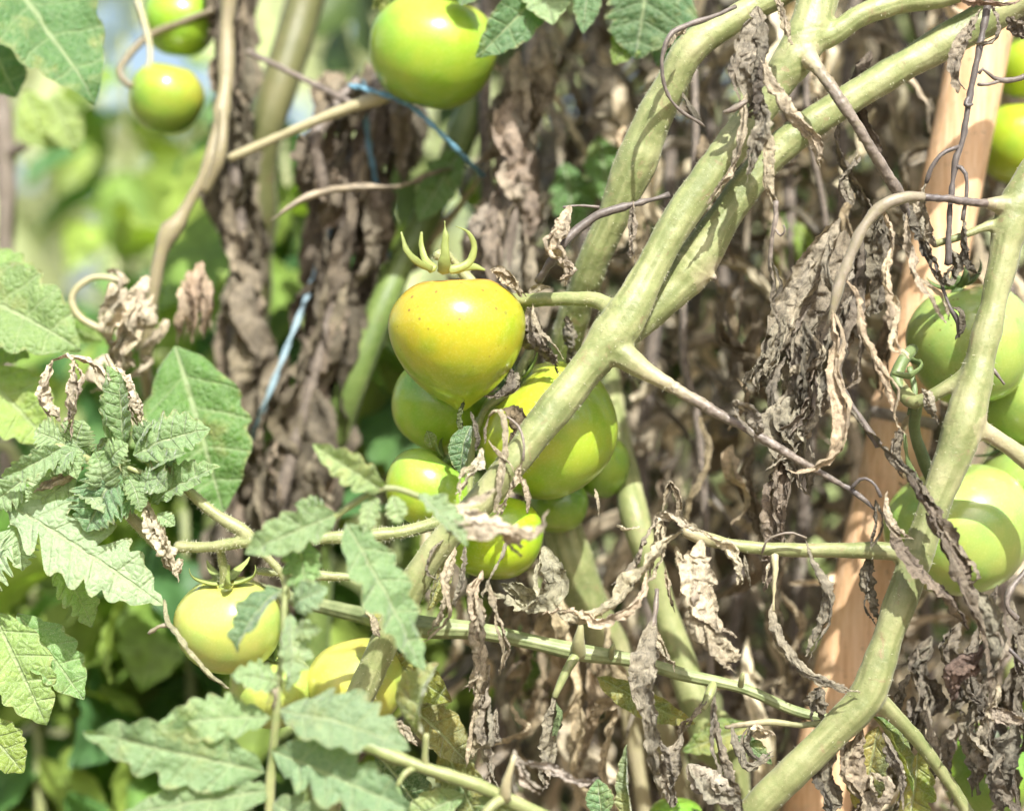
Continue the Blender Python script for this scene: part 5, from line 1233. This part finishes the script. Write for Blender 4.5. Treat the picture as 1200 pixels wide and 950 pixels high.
# the row's canopy above the frame: green leaves on the same vines, shading what hangs behind them
cano = thing('tomato_vine', 'leafy green tops of the tomato row just above the frame', 'tomato plant', tuple(P(800, -520, .2)))
simple_stem('stem', [(420, -420, .2, 20), (700, -440, .2, 22), (1000, -430, .2, 22), (1400, -420, .2, 20)], cano, 0)
r_ = random.Random(5)
for k in range(120):
    yy = r_.uniform(.0, .22)
    p = P(r_.uniform(560, 1650), r_.uniform(-860, -330), yy)
    copy_leaf('leaflet', GRM[k % 8], cano, p, (r_.uniform(-2.0, .2), r_.uniform(-.8, .8), r_.uniform(0, 6.28)), r_.uniform(.8, 1.5), jit((.15, .25, .07)))

for k in range(30):
    r_ = random.Random(2000 + k); f = r_.random(); x0 = 985 - 75 * f + r_.uniform(-25, 25); y0 = 265 + 230 * f + r_.uniform(-30, 30); yy = r_.uniform(.004, .045)
    L = r_.uniform(50, 120)
    dry(rvine, [(x0, y0, yy), (x0 + r_.uniform(-20, 8), y0 + L * .35, yy - .004), (x0 + r_.uniform(-30, 12), y0 + L * .7, yy - .004), (x0 + r_.uniform(-30, 15), y0 + L, yy)], r_.uniform(12, 30), (GREY, TAN, DARK, GREY)[k % 4], roll=r_.uniform(1.4, 2.8), twist=r_.uniform(1, 3), nl=40, nw=9)

for pts, w, c in (([(600, 432, .0), (596, 448, -.002), (584, 458, -.002), (576, 466, 0)], 16, DARK), ([(606, 436, .002), (604, 452, 0), (590, 466, 0)], 14, GREY), ([(545, 468, -.004), (538, 486, -.004), (540, 505, -.002)], 10, (.1, .12, .06)), ([(590, 478, -.008), (604, 488, -.012), (608, 505, -.012), (600, 520, -.01)], 22, (.17, .13, .09))):
    dry(vine, pts, w, c, roll=1.6)
leaf(vine, (552, 498, .0), (540, 556, -.004), 28, (.09, .17, .08), -30, fold=.6, bend=1.0, lobe=.05)
leaf(vine, (584, 540, -.012), (574, 590, -.014), 30, (.10, .18, .09), 30, fold=.4, lobe=.05)
leaf(vine, (506, 524, .02), (500, 504, .016), 16, (.22, .25, .06), 0, fold=.6, lobe=.05)

for pts in ([(1088, 594, .02, 13), (1074, 566, .012, 12), (1064, 540, .008, 8), (1060, 508, .006, 2)], [(1068, 422, .02, 10), (1080, 428, .008, 11), (1066, 440, .0, 11), (1046, 437, -.002, 4)], [(1066, 430, .016, 9), (1072, 460, .01, 8), (1064, 486, .008, 3)]):
    sepal_path(rvine, pts, (.16, .22, .08))

# strands hanging at middle depth between the stems and the cane
mid = thing('withered_vine', 'shrivelled brown strands hanging between the thick stems and the orange cane', 'withered plant', tuple(P(860, 2300, .11)))
simple_stem('stem', [(800, -80, .12, 9), (815, 150, .11, 9), (800, 400, .12, 10), (830, 700, .12, 10), (860, 2300, .11, 14)], mid, .82, 8, seed=5)
simple_stem('side_stem', [(960, -80, .1, 8), (945, 120, .1, 8), (970, 300, .11, 8), (950, 560, .12, 8)], mid, .82, 8, seed=6)
for k in range(64):
    r_ = random.Random(5200 + k); x0 = r_.choice([r_.uniform(720, 900), r_.uniform(840, 1075), r_.uniform(590, 720)]); y0 = r_.uniform(60, 830); yy = r_.uniform(.055, .15); L = r_.uniform(50, 150)
    if x0 < 720 and y0 < 640: y0 = r_.uniform(640, 830)
    dry(mid, [(x0, y0, yy), (x0 + r_.uniform(-14, 14), y0 + L * .3, yy - .006), (x0 + r_.uniform(-22, 22), y0 + L * .65, yy - .006), (x0 + r_.uniform(-30, 30), y0 + L, yy)], r_.uniform(10, 30), [(.28, .225, .155), (.38, .31, .22), (.19, .155, .115), (.45, .37, .27)][k % 4], roll=r_.uniform(1.3, 2.8), twist=r_.uniform(.8, 3), nl=34, nw=9, side=k % 2 == 0)
